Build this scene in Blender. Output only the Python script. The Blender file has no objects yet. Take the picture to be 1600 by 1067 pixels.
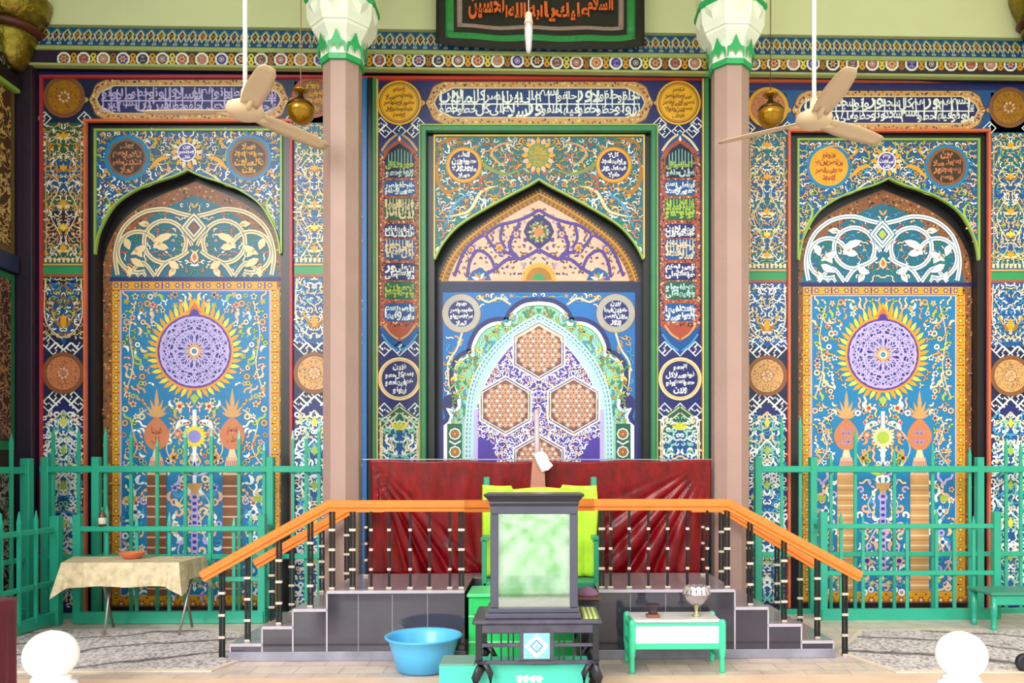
import bpy, math, random
from mathutils import Vector, geometry
from math import sin, cos, pi, radians, sqrt, atan2, hypot

# ------------------------------------------------------------------ camera, world, light
SC = bpy.context.scene
COL = SC.collection
TH = radians(1.4); F = 1200.0; PPX, PPY = 871.0, 735.0; CZ = 1.5
cam = bpy.data.cameras.new('camera'); camo = bpy.data.objects.new('camera', cam); COL.objects.link(camo)
camo.location = (0, 0, CZ); camo.rotation_euler = (pi/2, 0, -TH)
cam.sensor_width = 36; cam.lens = F/1600*36
cam.shift_x = (800-PPX)/1600; cam.shift_y = (PPY-533.5)/1600
cam.clip_start = .05; cam.clip_end = 300
SC.camera = camo
vs = SC.view_settings
vs.view_transform = 'Standard'; vs.look = 'None'; vs.gamma = 1; vs.use_curve_mapping = False
vs.exposure = 0.55

def setup_world():
    w = bpy.data.worlds.new('daylight'); SC.world = w; w.use_nodes = True
    nt = w.node_tree; N = nt.nodes; L = nt.links; N.clear()
    out = N.new('ShaderNodeOutputWorld'); bg = N.new('ShaderNodeBackground')
    tc = N.new('ShaderNodeTexCoord'); sep = N.new('ShaderNodeSeparateXYZ')
    L.new(tc.outputs['Generated'], sep.inputs[0])
    no = N.new('ShaderNodeTexNoise'); no.inputs['Scale'].default_value = 9; no.inputs['Detail'].default_value = 5
    L.new(tc.outputs['Generated'], no.inputs['Vector'])
    # jagged tree line
    m1 = N.new('ShaderNodeMath'); m1.operation = 'MULTIPLY_ADD'
    L.new(no.outputs[0], m1.inputs[0]); m1.inputs[1].default_value = -.22; L.new(sep.outputs[2], m1.inputs[2])
    gt = N.new('ShaderNodeMath'); gt.operation = 'GREATER_THAN'; L.new(m1.outputs[0], gt.inputs[0]); gt.inputs[1].default_value = .02
    gr = N.new('ShaderNodeValToRGB'); L.new(no.outputs[0], gr.inputs[0])
    gr.color_ramp.elements[0].position = .35; gr.color_ramp.elements[0].color = (.10, .22, .06, 1)
    gr.color_ramp.elements[1].position = .65; gr.color_ramp.elements[1].color = (.55, .8, .42, 1)
    mx = N.new('ShaderNodeMixRGB'); L.new(gt.outputs[0], mx.inputs[0]); L.new(gr.outputs[0], mx.inputs[1]); mx.inputs[2].default_value = (1.0, 1.0, 1.0, 1)
    L.new(mx.outputs[0], bg.inputs[0]); bg.inputs[1].default_value = 1.35
    L.new(bg.outputs[0], out.inputs[0])
setup_world()
sun = bpy.data.lights.new('hazy_sun', 'SUN'); sun.energy = 1.6; sun.angle = radians(28); sun.color = (1, .98, .95)
suno = bpy.data.objects.new('hazy_sun', sun); COL.objects.link(suno)
suno.rotation_euler = Vector((.38, 1, -.5)).to_track_quat('-Z', 'Y').to_euler()

D = 8.2           # back wall
YN = 8.35         # niche back
def P(px, py, Y):
    """photograph measurement -> point on the vertical plane at distance Y"""
    u = (px-PPX)/F; v = (PPY-py)/F
    dx, dy = sin(TH)+u*cos(TH), cos(TH)-u*sin(TH)
    t = Y/dy
    return Vector((dx*t, Y, CZ+v*t))
def floor_y(px, py):
    """distance of a floor point"""
    v = (py-PPY)/F; u = (px-PPX)/F
    return CZ/v*(cos(TH)-u*sin(TH))
def S(Y): return F/Y     # photograph pixels per metre at Y

# ------------------------------------------------------------------ materials
MATS = {}
def srgb(h):
    h = h.lstrip('#'); c = [int(h[i:i+2], 16)/255 for i in (0, 2, 4)]
    return tuple((x/12.92 if x <= .04045 else ((x+.055)/1.055)**2.4) for x in c)+(1,)
def mat(name, hexc, rough=.5, metal=0, var=.08, scale=6, bump=0, bscale=40, coat=0, sheen=0, spec=.5):
    if name in MATS: return MATS[name]
    m = bpy.data.materials.new(name); m.use_nodes = True; MATS[name] = m
    nt = m.node_tree; N = nt.nodes; L = nt.links; b = N['Principled BSDF']
    c = srgb(hexc)
    b.inputs['Roughness'].default_value = rough; b.inputs['Metallic'].default_value = metal
    b.inputs['Specular IOR Level'].default_value = spec
    if coat: b.inputs['Coat Weight'].default_value = coat
    if sheen:
        b.inputs['Sheen Weight'].default_value = sheen; b.inputs['Sheen Tint'].default_value = (1, .5, .5, 1)
    tc = N.new('ShaderNodeTexCoord')
    if var:
        no = N.new('ShaderNodeTexNoise'); no.inputs['Scale'].default_value = scale; no.inputs['Detail'].default_value = 4
        L.new(tc.outputs['Object'], no.inputs['Vector'])
        mx = N.new('ShaderNodeMixRGB')
        mx.inputs[1].default_value = tuple(min(1, x*(1-var*2)) for x in c[:3])+(1,)
        mx.inputs[2].default_value = tuple(min(1, x*(1+var*2)) for x in c[:3])+(1,)
        L.new(no.outputs[0], mx.inputs[0]); L.new(mx.outputs[0], b.inputs['Base Color'])
    else: b.inputs['Base Color'].default_value = c
    if bump:
        n2 = N.new('ShaderNodeTexNoise'); n2.inputs['Scale'].default_value = bscale; n2.inputs['Detail'].default_value = 3
        L.new(tc.outputs['Object'], n2.inputs['Vector'])
        bp = N.new('ShaderNodeBump'); bp.inputs['Strength'].default_value = bump; bp.inputs['Distance'].default_value = .01
        L.new(n2.outputs[0], bp.inputs['Height']); L.new(bp.outputs[0], b.inputs['Normal'])
    return m
PAL = dict(navy='#1d2068', royal='#16347c', door='#0f68b4', amber='#f0aa20', hot='#f2662a', navy2='#131b44', blue='#0a4f94', blue2='#1478b0', teal='#0b6480', sky='#3a94c8', white='#f4f2f6', cream='#e8cca0',
           sand='#cf9a62', gold='#e09c18', ochre='#a66c12', brown='#84502e', salmon='#cc6444', red='#c8283a', pink='#e4b09a', purple='#4a2f9a',
           lilac='#bcaae4', green='#2f8f58', lime='#a8bc44', olive='#7c8c44', black='#15131a', dkbrown='#3a261e', grass='#2fa050',
           pale='#b4d2d6', mint='#86c4ac', terra='#c87850', dkgreen='#1b5a44', yellow='#e8d040', rust='#a84a30', lav='#8f88d8', grey='#a8a4a0')
def pm(k):
    return mat('paint_'+k, PAL[k], rough=.42, var=.1, scale=5)

# ------------------------------------------------------------------ object helpers
def link(name, verts, faces, mats, parent=None, midx=None, smooth=False, loc=None, label=None, cat=None, group=None, kind=None):
    me = bpy.data.meshes.new(name)
    if loc is not None:
        lv = Vector(loc); verts = [Vector(v)-lv for v in verts]
    me.from_pydata([tuple(v) for v in verts], [], faces)
    if not isinstance(mats, (list, tuple)): mats = [mats]
    for m in mats: me.materials.append(m)
    if midx: me.polygons.foreach_set('material_index', midx)
    if smooth: me.polygons.foreach_set('use_smooth', [True]*len(me.polygons))
    me.update()
    o = bpy.data.objects.new(name, me); COL.objects.link(o)
    if parent is not None:
        o.parent = parent
        pl = world_loc(parent)
        o.location = (Vector(loc) if loc is not None else Vector((0, 0, 0)))-pl
    elif loc is not None: o.location = loc
    tag(o, label, cat, group, kind)
    return o
def world_loc(o):
    v = Vector((0, 0, 0))
    while o is not None: v += o.location; o = o.parent
    return v
def tag(o, label=None, cat=None, group=None, kind=None):
    if label: o['label'] = label
    if cat: o['category'] = cat
    if group: o['group'] = group
    if kind: o['kind'] = kind
    return o
def thing(name, label, cat, loc, group=None):
    o = bpy.data.objects.new(name, None); COL.objects.link(o); o.location = loc; o.empty_display_size = .1
    return tag(o, label, cat, group)

class MB:
    """mesh builder in world coordinates"""
    def __init__(s): s.v = []; s.f = []; s.m = []; s.sm = []
    def add(s, vs_, fs_, mi=0):
        o = len(s.v); s.v += [Vector(v) for v in vs_]; s.f += [tuple(i+o for i in f) for f in fs_]; s.m += [mi]*len(fs_)
        return s
    def box(s, x0, x1, y0, y1, z0, z1, mi=0, bev=0):
        if bev <= 0:
            return s.add([(x0,y0,z0),(x1,y0,z0),(x1,y1,z0),(x0,y1,z0),(x0,y0,z1),(x1,y0,z1),(x1,y1,z1),(x0,y1,z1)],
                         [(0,3,2,1),(4,5,6,7),(0,1,5,4),(1,2,6,5),(2,3,7,6),(3,0,4,7)], mi)
        b = bev
        ring = lambda i, z: [(x0+i,y0,z) if 0 else None]
        vs_ = []
        for z, i in ((z0, b), (z0+b, 0), (z1-b, 0), (z1, b)):
            a0, a1, c0, c1 = x0+i, x1-i, y0+i, y1-i
            bb = b*.7
            vs_ += [(a0+bb,c0,z),(a1-bb,c0,z),(a1,c0+bb,z),(a1,c1-bb,z),(a1-bb,c1,z),(a0+bb,c1,z),(a0,c1-bb,z),(a0,c0+bb,z)]
        fs_ = [tuple(range(7, -1, -1)), tuple(range(24, 32))]
        for k in range(3):
            for i in range(8): fs_.append((k*8+i, k*8+(i+1) % 8, k*8+8+(i+1) % 8, k*8+8+i))
        return s.add(vs_, fs_, mi)
    def cyl(s, a, b, r0, r1=None, n=12, mi=0, cap=True):
        a = Vector(a); b = Vector(b); r1 = r0 if r1 is None else r1
        d = (b-a).normalized(); u = d.orthogonal().normalized(); w = d.cross(u)
        vs_ = [a+(u*cos(t)+w*sin(t))*r0 for t in [2*pi*i/n for i in range(n)]]+[b+(u*cos(t)+w*sin(t))*r1 for t in [2*pi*i/n for i in range(n)]]
        fs_ = [(i, (i+1) % n, n+(i+1) % n, n+i) for i in range(n)]
        if cap: fs_ += [tuple(range(n-1, -1, -1)), tuple(range(n, 2*n))]
        return s.add(vs_, fs_, mi)
    def lathe(s, c, prof, n=24, mi=0, rot=0, mis=None, sx=1, sy=1):
        c = Vector(c); vs_ = []; fs_ = []
        for r, z in prof:
            for i in range(n):
                t = rot+2*pi*i/n; vs_.append(c+Vector((r*cos(t)*sx, r*sin(t)*sy, z)))
        o = len(s.v); s.v += vs_
        for k in range(len(prof)-1):
            for i in range(n):
                s.f.append((o+k*n+i, o+k*n+(i+1) % n, o+(k+1)*n+(i+1) % n, o+(k+1)*n+i)); s.m.append(mis[k] if mis else mi)
        s.f.append(tuple(o+i for i in range(n-1, -1, -1))); s.m.append(mis[0] if mis else mi)
        s.f.append(tuple(o+(len(prof)-1)*n+i for i in range(n))); s.m.append(mis[-1] if mis else mi)
        return s
    def tube(s, pts, r, n=8, mi=0):
        pts = [Vector(p) for p in pts]; rings = []
        for i, p in enumerate(pts):
            d = (pts[min(i+1, len(pts)-1)]-pts[max(i-1, 0)]).normalized()
            u = d.cross(Vector((0, 0, 1)));  u = Vector((1, 0, 0)) if u.length < 1e-3 else u.normalized()
            w = u.cross(d); rr = r[i] if isinstance(r, (list, tuple)) else r
            rings.append([p+(u*cos(2*pi*k/n)+w*sin(2*pi*k/n))*rr for k in range(n)])
        vs_ = sum(rings, []); fs_ = []
        for k in range(len(pts)-1):
            for i in range(n): fs_.append((k*n+i, k*n+(i+1) % n, (k+1)*n+(i+1) % n, (k+1)*n+i))
        fs_ += [tuple(range(n-1, -1, -1)), tuple(range((len(pts)-1)*n, len(pts)*n))]
        return s.add(vs_, fs_, mi)
    def sweep(s, path, prof, side, mi=0, mis=None):
        """profile (a across, b up) swept along a path lying in a vertical plane; side = unit vector across"""
        n = len(prof); vs_ = []; side = Vector(side)
        for i, p in enumerate(path):
            p = Vector(p); d0 = (p-Vector(path[i-1])).normalized() if i else None
            d1 = (Vector(path[i+1])-p).normalized() if i < len(path)-1 else None
            d0 = d0 or d1; d1 = d1 or d0
            n0 = side.cross(d0); n1 = side.cross(d1)
            if n0.z < 0: n0 = -n0
            if n1.z < 0: n1 = -n1
            nn = (n0+n1); nn = nn/(nn.dot(n0))
            for a, b in prof: vs_.append(p+side*a+nn*b)
        o = len(s.v); s.v += vs_
        for k in range(len(path)-1):
            for i in range(n):
                s.f.append((o+k*n+i, o+k*n+(i+1) % n, o+(k+1)*n+(i+1) % n, o+(k+1)*n+i)); s.m.append(mis[i] if mis else mi)
        s.f += [tuple(o+i for i in range(n-1, -1, -1)), tuple(o+(len(path)-1)*n+i for i in range(n))]; s.m += [mi, mi]
        return s
    def build(s, name, mats, parent=None, smooth=False, loc=None, **k):
        if parent is None and loc is None and s.v:
            xs = [v.x for v in s.v]; ys = [v.y for v in s.v]; zs = [v.z for v in s.v]
            loc = ((min(xs)+max(xs))/2, (min(ys)+max(ys))/2, min(zs))
        return link(name, s.v, s.f, mats, parent, s.m, smooth, loc, **k)
def box(name, x0, x1, y0, y1, z0, z1, m, parent=None, bev=.004, **k):
    return MB().box(min(x0,x1), max(x0,x1), y0, y1, z0, z1, 0, bev).build(name, m, parent, **k)

# ------------------------------------------------------------------ painted tile work
def cr(pts, n=6, closed=False):
    """smooth curve through points"""
    out = []; L_ = len(pts); rng = range(L_ if closed else L_-1)
    for i in rng:
        if closed: p0, p1, p2, p3 = pts[i-1], pts[i], pts[(i+1) % L_], pts[(i+2) % L_]
        else: p0, p1, p2, p3 = pts[max(i-1, 0)], pts[i], pts[i+1], pts[min(i+2, L_-1)]
        for k in range(n):
            t = k/n
            out.append(tuple(.5*((2*p1[j])+(-p0[j]+p2[j])*t+(2*p0[j]-5*p1[j]+4*p2[j]-p3[j])*t*t+(-p0[j]+3*p1[j]-3*p2[j]+p3[j])*t**3) for j in (0, 1)))
    if not closed: out.append(tuple(pts[-1]))
    return out
class Art:
    """flat painted shapes on a wall plane; x, y in wall units mapped by T then to the plane Y"""
    def __init__(s, Y, T=None, seed=1):
        s.Y = Y; s.T = T or (lambda x, y: (x, y)); s.v = []; s.f = []; s.m = []; s.keys = []; s.n = 0; s.r = random.Random(seed); s.lay = 0; s.ex = 0; s.wk = 1
    def mi(s, k):
        if k not in s.keys: s.keys.append(k)
        return s.keys.index(k)
    def put(s, pts, faces, k):
        s.n += 1
        y = s.Y-.002-s.lay*.0025-(s.n % 100)*2e-6
        o = len(s.v)
        for x, yy in pts:
            p = P(*s.T(x, yy), s.Y); s.v.append((p.x, y, p.z))
        s.f += [tuple(i+o for i in f) for f in faces]; s.m += [s.mi(k)]*len(faces)
    def poly(s, pts, k):
        if len(pts) < 3: return
        if len(pts) <= 4: s.put(pts, [tuple(range(len(pts)))], k); return
        tri = geometry.tessellate_polygon([[Vector((x, y, 0)) for x, y in pts]])
        s.put(pts, [tuple(t) for t in tri], k)
    def fan(s, c, pts, k):
        n = len(pts); s.put([c]+list(pts), [(0, i+1, (i+1) % n+1) for i in range(n)], k)
    def rect(s, x0, y0, x1, y1, k): s.put([(x0,y0),(x1,y0),(x1,y1),(x0,y1)], [(0,1,2,3)], k)
    def disc(s, x, y, r, k, n=0, rot=0, ry=None):
        n = n or max(7, min(48, int(r*1.5)+6)); ry = ry or r
        s.put([(x+r*cos(rot+2*pi*i/n), y+ry*sin(rot+2*pi*i/n)) for i in range(n)], [tuple(range(n))], k)
    def ring(s, x, y, r0, r1, k, n=0, rot=0, a0=0, a1=2*pi):
        r0 -= s.ex*.5; r1 += s.ex*.5
        n = n or max(8, min(60, int(r1*1.6)+6)); full = abs(a1-a0-2*pi) < 1e-6
        m = n if full else n+1
        an = [rot+a0+(a1-a0)*i/n for i in range(m)]
        pts = [(x+r0*cos(a), y+r0*sin(a)) for a in an]+[(x+r1*cos(a), y+r1*sin(a)) for a in an]
        s.put(pts, [(i, (i+1) % m, m+(i+1) % m, m+i) for i in range(n)], k)
    def rib(s, pts, w, k, closed=False, taper=0):
        n = len(pts); w += s.ex
        if n < 2: return
        L_, R_ = [], []
        for i in range(n):
            a = pts[i-1] if (i or closed) else pts[0]; b = pts[(i+1) % n] if (i < n-1 or closed) else pts[-1]
            dx, dy = b[0]-a[0], b[1]-a[1]; d = hypot(dx, dy) or 1; nx, ny = -dy/d, dx/d
            t = i/(n-1); hw = w/2
            if taper == 1: hw *= max(.12, 1-t)
            elif taper == 2: hw *= max(.15, sin(pi*t))
            x, y = pts[i]; L_.append((x+nx*hw, y+ny*hw)); R_.append((x-nx*hw, y-ny*hw))
        m = n if closed else n-1
        s.put(L_+R_, [(i, (i+1) % n, n+(i+1) % n, n+i) for i in range(m)], k)
    def orib(s, pts, w, k, ko, wo=2, closed=False):
        s.rib(pts, w+wo, ko, closed); s.lay += .3; s.rib(pts, w, k, closed); s.lay -= .3
    def leaf(s, x, y, a, l, w, k):
        ca, sa = cos(a), sin(a); x -= s.ex*.5*ca; y -= s.ex*.5*sa; l += s.ex; w += s.ex
        q = [(0,0),(.25,.42),(.55,.5),(.85,.2),(1,0),(.85,-.2),(.55,-.5),(.25,-.42)]
        s.put([(x+u*l*ca-v*w*sa, y+u*l*sa+v*w*ca) for u, v in q], [tuple(range(8))], k)
    def flower(s, x, y, r, n, k, kc, rot=0):
        pts = []; r += s.ex*.5
        for i in range(n*4):
            t = 2*pi*i/(n*4); rr = r*(.72+.28*cos(n*t)); pts.append((x+rr*cos(t+rot), y+rr*sin(t+rot)))
        s.fan((x, y), pts, k); s.lay += .4; s.disc(x, y, r*.38, kc, 7); s.lay -= .4
    def spiral(s, x, y, r, a, turns, sg, w, k):
        pts = [(x+r*(1-.8*t)*cos(a+sg*t*turns*2*pi), y+r*(1-.8*t)*sin(a+sg*t*turns*2*pi)) for t in [i/14 for i in range(15)]]
        s.rib(pts, w, k)
    def motif(s, kind, x, y, a, z, k, k2, sg=1):
        if kind == 0:   # comma
            pts = [(x+z*u*cos(a)-sg*z*v*sin(a), y+z*u*sin(a)+sg*z*v*cos(a)) for u, v in ((-.7,.3),(-.4,-.05),(0,-.15),(.4,.05),(.65,.4))]
            s.rib(pts, z*.42*s.wk, k, taper=2)
        elif kind == 1:  # leaf pair
            s.leaf(x, y, a, z*.95, z*.5, k); s.leaf(x, y, a+sg*2.2, z*.75, z*.42, k)
        elif kind == 2: s.flower(x, y, z*.62, 5, k, k2, a)
        elif kind == 3: s.ring(x, y, z*.25, z*.55, k, 8)
        elif kind == 4:
            pts = [(x+z*.6*(1-.7*t)*cos(a+sg*t*5), y+z*.6*(1-.7*t)*sin(a+sg*t*5)) for t in [i/7 for i in range(8)]]
            s.rib(pts, z*.24*s.wk, k)
        elif kind == 5:
            for d in (0, 2.3, -2.3): s.leaf(x, y, a+d, z*.72, z*.3, k)
        elif kind == 6:  # long stroke
            pts = [(x+z*u*cos(a)-sg*z*v*sin(a), y+z*u*sin(a)+sg*z*v*cos(a)) for u, v in ((-1,.1),(-.4,-.2),(.3,.15),(1,-.15))]
            s.rib(cr(pts, 2), z*.26*s.wk, k)
        elif kind == 7:
            s.rib([(x-z*.5*cos(a)-z*.35*sin(a), y-z*.5*sin(a)+z*.35*cos(a)), (x, y), (x+z*.5*cos(a)-z*.35*sin(a), y+z*.5*sin(a)+z*.35*cos(a))], z*.3*s.wk, k)
    def fill(s, x0, y0, x1, y1, sp, pal, mir=None, inside=None, kinds=(0,1,2,4,5,6), size=.62, k2=('gold','red','navy'), field=None, out=None, jit=.3, skip=.04, ol='navy2', ew=1.5, wk=1.25):
        r = s.r; xe = mir if mir is not None else x1; s.wk = wk
        j = 0; y = y0+sp*.5
        while y < y1:
            x = x0+sp*(.5 if j % 2 else .9)*.8
            while x < xe+.01:
                px, py = x+r.uniform(-jit, jit)*sp, y+r.uniform(-jit, jit)*sp
                k = r.choice(pal); kk = r.choice(kinds); a = r.uniform(0, 2*pi) if field is None else field(px, py)+r.uniform(-.5, .5)
                z = sp*size*r.uniform(.8, 1.2); c2 = r.choice(k2); sg = r.choice((-1, 1)); sk = r.random() < skip
                x += sp*.95
                if sk: continue
                todo = [(px, a, sg)] if x0 < px < xe else []
                if mir is not None and x0 < px and 2*mir-px < x1: todo.append((2*mir-px, pi-a, -sg))
                for qx, qa, qs in todo:
                    if inside is None or inside(qx, py):
                        if ol: s.lay -= .25; s.ex = ew; s.motif(kk, qx, py, qa, z, ol, ol, qs); s.ex = 0; s.lay += .25
                        s.motif(kk, qx, py, qa, z, k, c2, qs)
            y += sp*.9; j += 1
    def build(s, name, parent, label=None):
        o = link(name, s.v, s.f, [pm(k) for k in s.keys], parent, s.m, loc=None)
        if label: o['label'] = label
        return o

# ------------------------------------------------------------------ Arabic lettering
FORMS = {}
def _f():
    base = 0xFE8D
    order = [('ا',2),('ب',4),('ة',2),('ت',4),('ث',4),('ج',4),('ح',4),('خ',4),('د',2),('ذ',2),('ر',2),('ز',2),('س',4),('ش',4),('ص',4),('ض',4),
             ('ط',4),('ظ',4),('ع',4),('غ',4),('ف',4),('ق',4),('ك',4),('ل',4),('م',4),('ن',4),('ه',4),('و',2),('ى',2),('ي',4)]
    c = base
    for ch, n in order:
        FORMS[ch] = [c+i for i in range(n)]; c += n
_f()
def shape(word):
    """isolated, final, initial, medial forms, returned in left-to-right drawing order"""
    out = []; i = 0; chars = []
    while i < len(word):
        if word[i] == 'ل' and i+1 < len(word) and word[i+1] == 'ا': chars.append('LA'); i += 2
        else: chars.append(word[i]); i += 1
    joins = lambda c: c in FORMS and len(FORMS[c]) == 4
    for i, c in enumerate(chars):
        pv = i > 0 and joins(chars[i-1]); nx = i < len(chars)-1 and (chars[i+1] in FORMS or chars[i+1] == 'LA') and joins(c)
        if c == 'LA': out.append(0xFEFC if pv else 0xFEFB)
        elif c in FORMS:
            fm = FORMS[c]
            out.append(fm[3] if (pv and nx) else fm[2] if nx and len(fm) == 4 else fm[1] if pv else fm[0])
        else: out.append(ord(c))
    return ''.join(chr(c) for c in reversed(out))
WORDS = {}
def word_mesh(w, bold=.012):
    key = (w, bold)
    if key in WORDS: return WORDS[key]
    cu = bpy.data.curves.new('t', 'FONT'); cu.body = shape(w); cu.resolution_u = 2; cu.offset = bold
    o = bpy.data.objects.new('t', cu); COL.objects.link(o); bpy.context.view_layer.update()
    me = bpy.data.meshes.new_from_object(o.evaluated_get(bpy.context.evaluated_depsgraph_get()))
    vs_ = [(v.co.x, v.co.y) for v in me.vertices]; fs_ = [tuple(p.vertices) for p in me.polygons]
    bpy.data.objects.remove(o); bpy.data.curves.remove(cu); bpy.data.meshes.remove(me)
    if not vs_: vs_ = [(0,0),(1,0),(1,1)]; fs_ = [(0,1,2)]
    x0 = min(v[0] for v in vs_); x1 = max(v[0] for v in vs_); y0 = min(v[1] for v in vs_); y1 = max(v[1] for v in vs_)
    WORDS[key] = ([((x-x0)/(x1-x0), (y-y0)/(y1-y0)) for x, y in vs_], fs_, (x1-x0)/(y1-y0)); return WORDS[key]
def stamp(A, w, x0, y0, x1, y1, k, bold=.02):
    vs_, fs_, asp = word_mesh(w, bold)
    A.put([(x0+u*(x1-x0), y1-v*(y1-y0)) for u, v in vs_], fs_, k)
FRAG = ['سلا', 'بين', 'ونو', 'حلفو', 'حطو', 'هم', 'ور', 'لا', 'ين', 'سجد', 'كل', 'فيها', 'بسم', 'على', 'ملا', 'نصر']
def script_row(A, x0, x1, y0, y1, k, sp=None, bold=.03):
    """a row of joined script filling the row"""
    r = A.r; x = x0; h = y1-y0
    while x < x1-h*.25:
        w = r.choice(FRAG); asp = word_mesh(w, bold)[2]; ww = min(h*min(asp, 1.55)*.85, x1-x)
        if ww < h*.2: break
        a = r.uniform(0, .18)*h; b = r.uniform(0, .12)*h
        stamp(A, w, x, y0+a, x+ww, y1-b, k, bold); x += ww*.93
def tall_script(A, x0, y0, x1, y1, k, bold=.03):
    """two interleaved rows with tall uprights crossed by one long horizontal stroke"""
    h = y1-y0; m = y0+h*.55
    A.rect(x0, m-1, x1, m+1, k)
    script_row(A, x0, x1, y0-h*.02, y0+h*.53, k, bold=.018)
    script_row(A, x0, x1, y0+h*.48, y1+h*.03, k, bold=.018)
    x = x0+3
    while x < x1-2:
        t = A.r.uniform(0, .1)*h
        A.rib([(x, y0+t), (x+A.r.uniform(-1, 1.2), y0+h*.6), (x+A.r.uniform(-2, 2), y0+h*A.r.uniform(.65, .95))], 2, k)
        x += A.r.uniform(7, 20)
def script_disc(A, x, y, r, k, rows=4, bold=.04):
    h = 2*r/rows
    for i in range(rows):
        yy = y-r+h*i; m = max(abs(yy+h*.2-y), abs(yy+h*.8-y)); hw = sqrt(max(4, r*r-m*m))
        script_row(A, x-hw, x+hw, yy-h*.02, yy+h*1.02, k, bold=bold)

# ------------------------------------------------------------------ the hall
def plate(name, outer, holes, Y0, Y1, T=None, m=None, m_side=None, parent=None, kind=None):
    """upright plate with openings, traced in wall units, from distance Y0 back to Y1"""
    T = T or (lambda x, y: (x, y))
    loops = [[P(*T(x, y), Y0) for x, y in lp] for lp in [outer]+holes]
    flat = [v for lp in loops for v in lp]; n = len(flat)
    tri = geometry.tessellate_polygon([[Vector((v.x, v.z, 0)) for v in lp] for lp in loops])
    vs_ = [(v.x, Y0, v.z) for v in flat]+[(v.x, Y1, v.z) for v in flat]
    fs_ = [tuple(t) for t in tri]+[tuple(i+n for i in reversed(t)) for t in tri]; mi = [0]*len(fs_)
    o = 0
    for lp in loops:
        k = len(lp)
        for i in range(k): fs_.append((o+i, o+(i+1) % k, n+o+(i+1) % k, n+o+i)); mi.append(1)
        o += k
    return link(name, vs_, fs_, [m, m_side or m], parent, mi, kind=kind)
def floor_mat():
    m = mat('stone_floor', 'dccbb8', rough=.35, var=0)
    nt = m.node_tree; N = nt.nodes; L = nt.links; b = N['Principled BSDF']
    tc = N.new('ShaderNodeTexCoord'); br = N.new('ShaderNodeTexBrick')
    br.inputs['Scale'].default_value = 1; br.inputs['Brick Width'].default_value = .33; br.inputs['Row Height'].default_value = .22
    br.inputs['Mortar Size'].default_value = .006; br.offset = .5
    br.inputs['Color1'].default_value = srgb('e2cfbb'); br.inputs['Color2'].default_value = srgb('cdbcb4'); br.inputs['Mortar'].default_value = srgb('b8a698')
    L.new(tc.outputs['Object'], br.inputs['Vector'])
    no = N.new('ShaderNodeTexNoise'); no.inputs['Scale'].default_value = 3.5; no.inputs['Detail'].default_value = 8; no.inputs['Roughness'].default_value = .7
    L.new(tc.outputs['Object'], no.inputs['Vector'])
    rp = N.new('ShaderNodeValToRGB'); rp.color_ramp.elements[0].position = .3; rp.color_ramp.elements[0].color = (.62, .58, .58, 1)
    rp.color_ramp.elements[1].position = .6; rp.color_ramp.elements[1].color = (1.05, 1.02, 1.0, 1)
    L.new(no.outputs[0], rp.inputs[0])
    mx = N.new('ShaderNodeMixRGB'); mx.blend_type = 'MULTIPLY'; mx.inputs[0].default_value = .8
    L.new(br.outputs[0], mx.inputs[1]); L.new(rp.outputs[0], mx.inputs[2]); L.new(mx.outputs[0], b.inputs['Base Color'])
    return m
XL, XR = -5.42, 5.75
M_BLACK = mat('black_frame_and_shade', '17131a', rough=.35, var=.15)
M_ORANGE = mat('salmon_frame', 'd8653c', rough=.45)
M_RED = mat('red_frame', 'b8303a', rough=.45)
M_GREENF = mat('green_frame', '2f7d52', rough=.4)
M_LIMEF = mat('lime_frame', '8fae4c', rough=.4)
M_PALE = mat('pale_green_plaster', 'eceac8', rough=.7, var=.05, scale=1.5)
M_NAVYF = mat('navy_frame', '24264c', rough=.4)
M_WALL = pm('navy')

box('floor', -7, 7, 3.3, 9.0, -.3, 0, floor_mat(), bev=0, kind='structure')
grd = mat('outer_ground', 'd8d0c4', rough=.9)
box('ground', -40, 40, -40, 3.3, -1.0, -.55, grd, bev=0, kind='structure')
def lawn_mat():
    m = bpy.data.materials.new('mottled_lawn'); m.use_nodes = True; nt = m.node_tree; N = nt.nodes; L = nt.links; b = N['Principled BSDF']; b.inputs['Roughness'].default_value = .95
    tc = N.new('ShaderNodeTexCoord'); no = N.new('ShaderNodeTexNoise'); no.inputs['Scale'].default_value = 1.1; no.inputs['Detail'].default_value = 7
    mp = N.new('ShaderNodeMapping'); mp.inputs['Scale'].default_value = (2.2, .22, 1); L.new(tc.outputs['Object'], mp.inputs[0]); L.new(mp.outputs[0], no.inputs['Vector']); rp = N.new('ShaderNodeValToRGB')
    rp.color_ramp.elements[0].position = .35; rp.color_ramp.elements[0].color = srgb('86b478'); rp.color_ramp.elements[1].position = .6; rp.color_ramp.elements[1].color = srgb('e4eedc')
    L.new(no.outputs[0], rp.inputs[0]); L.new(rp.outputs[0], b.inputs['Base Color']); return m
box('garden_lawn', -40, 40, -40, -2.5, -.56, -.5, lawn_mat(), bev=0, kind='structure')
box('ceiling', -7, 7, 4.6, 9.0, 6.75, 6.95, M_PALE, bev=0, kind='structure')
box('wall_right', XR, XR+.3, 4.6, 9, 0, 6.75, M_PALE, bev=0, kind='structure')
wl = box('wall_left', XL-.3, XL, 4.6, 9, 0, 6.75, mat('dark_side_wall', '2a211d', rough=.5), bev=0, kind='structure')

# ---- mappings: left bay is drawn in its own units, right bay repeats it
TLw = lambda x, y: (x, y)
TRw = lambda x, y: (1388+(x-295)*.97, 735+(y-735)*.972)
TLn = lambda x, y: (x, y)
TRn = lambda x, y: (1379+(x-304.5)*.968, 735+(y-735)*.972)

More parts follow.
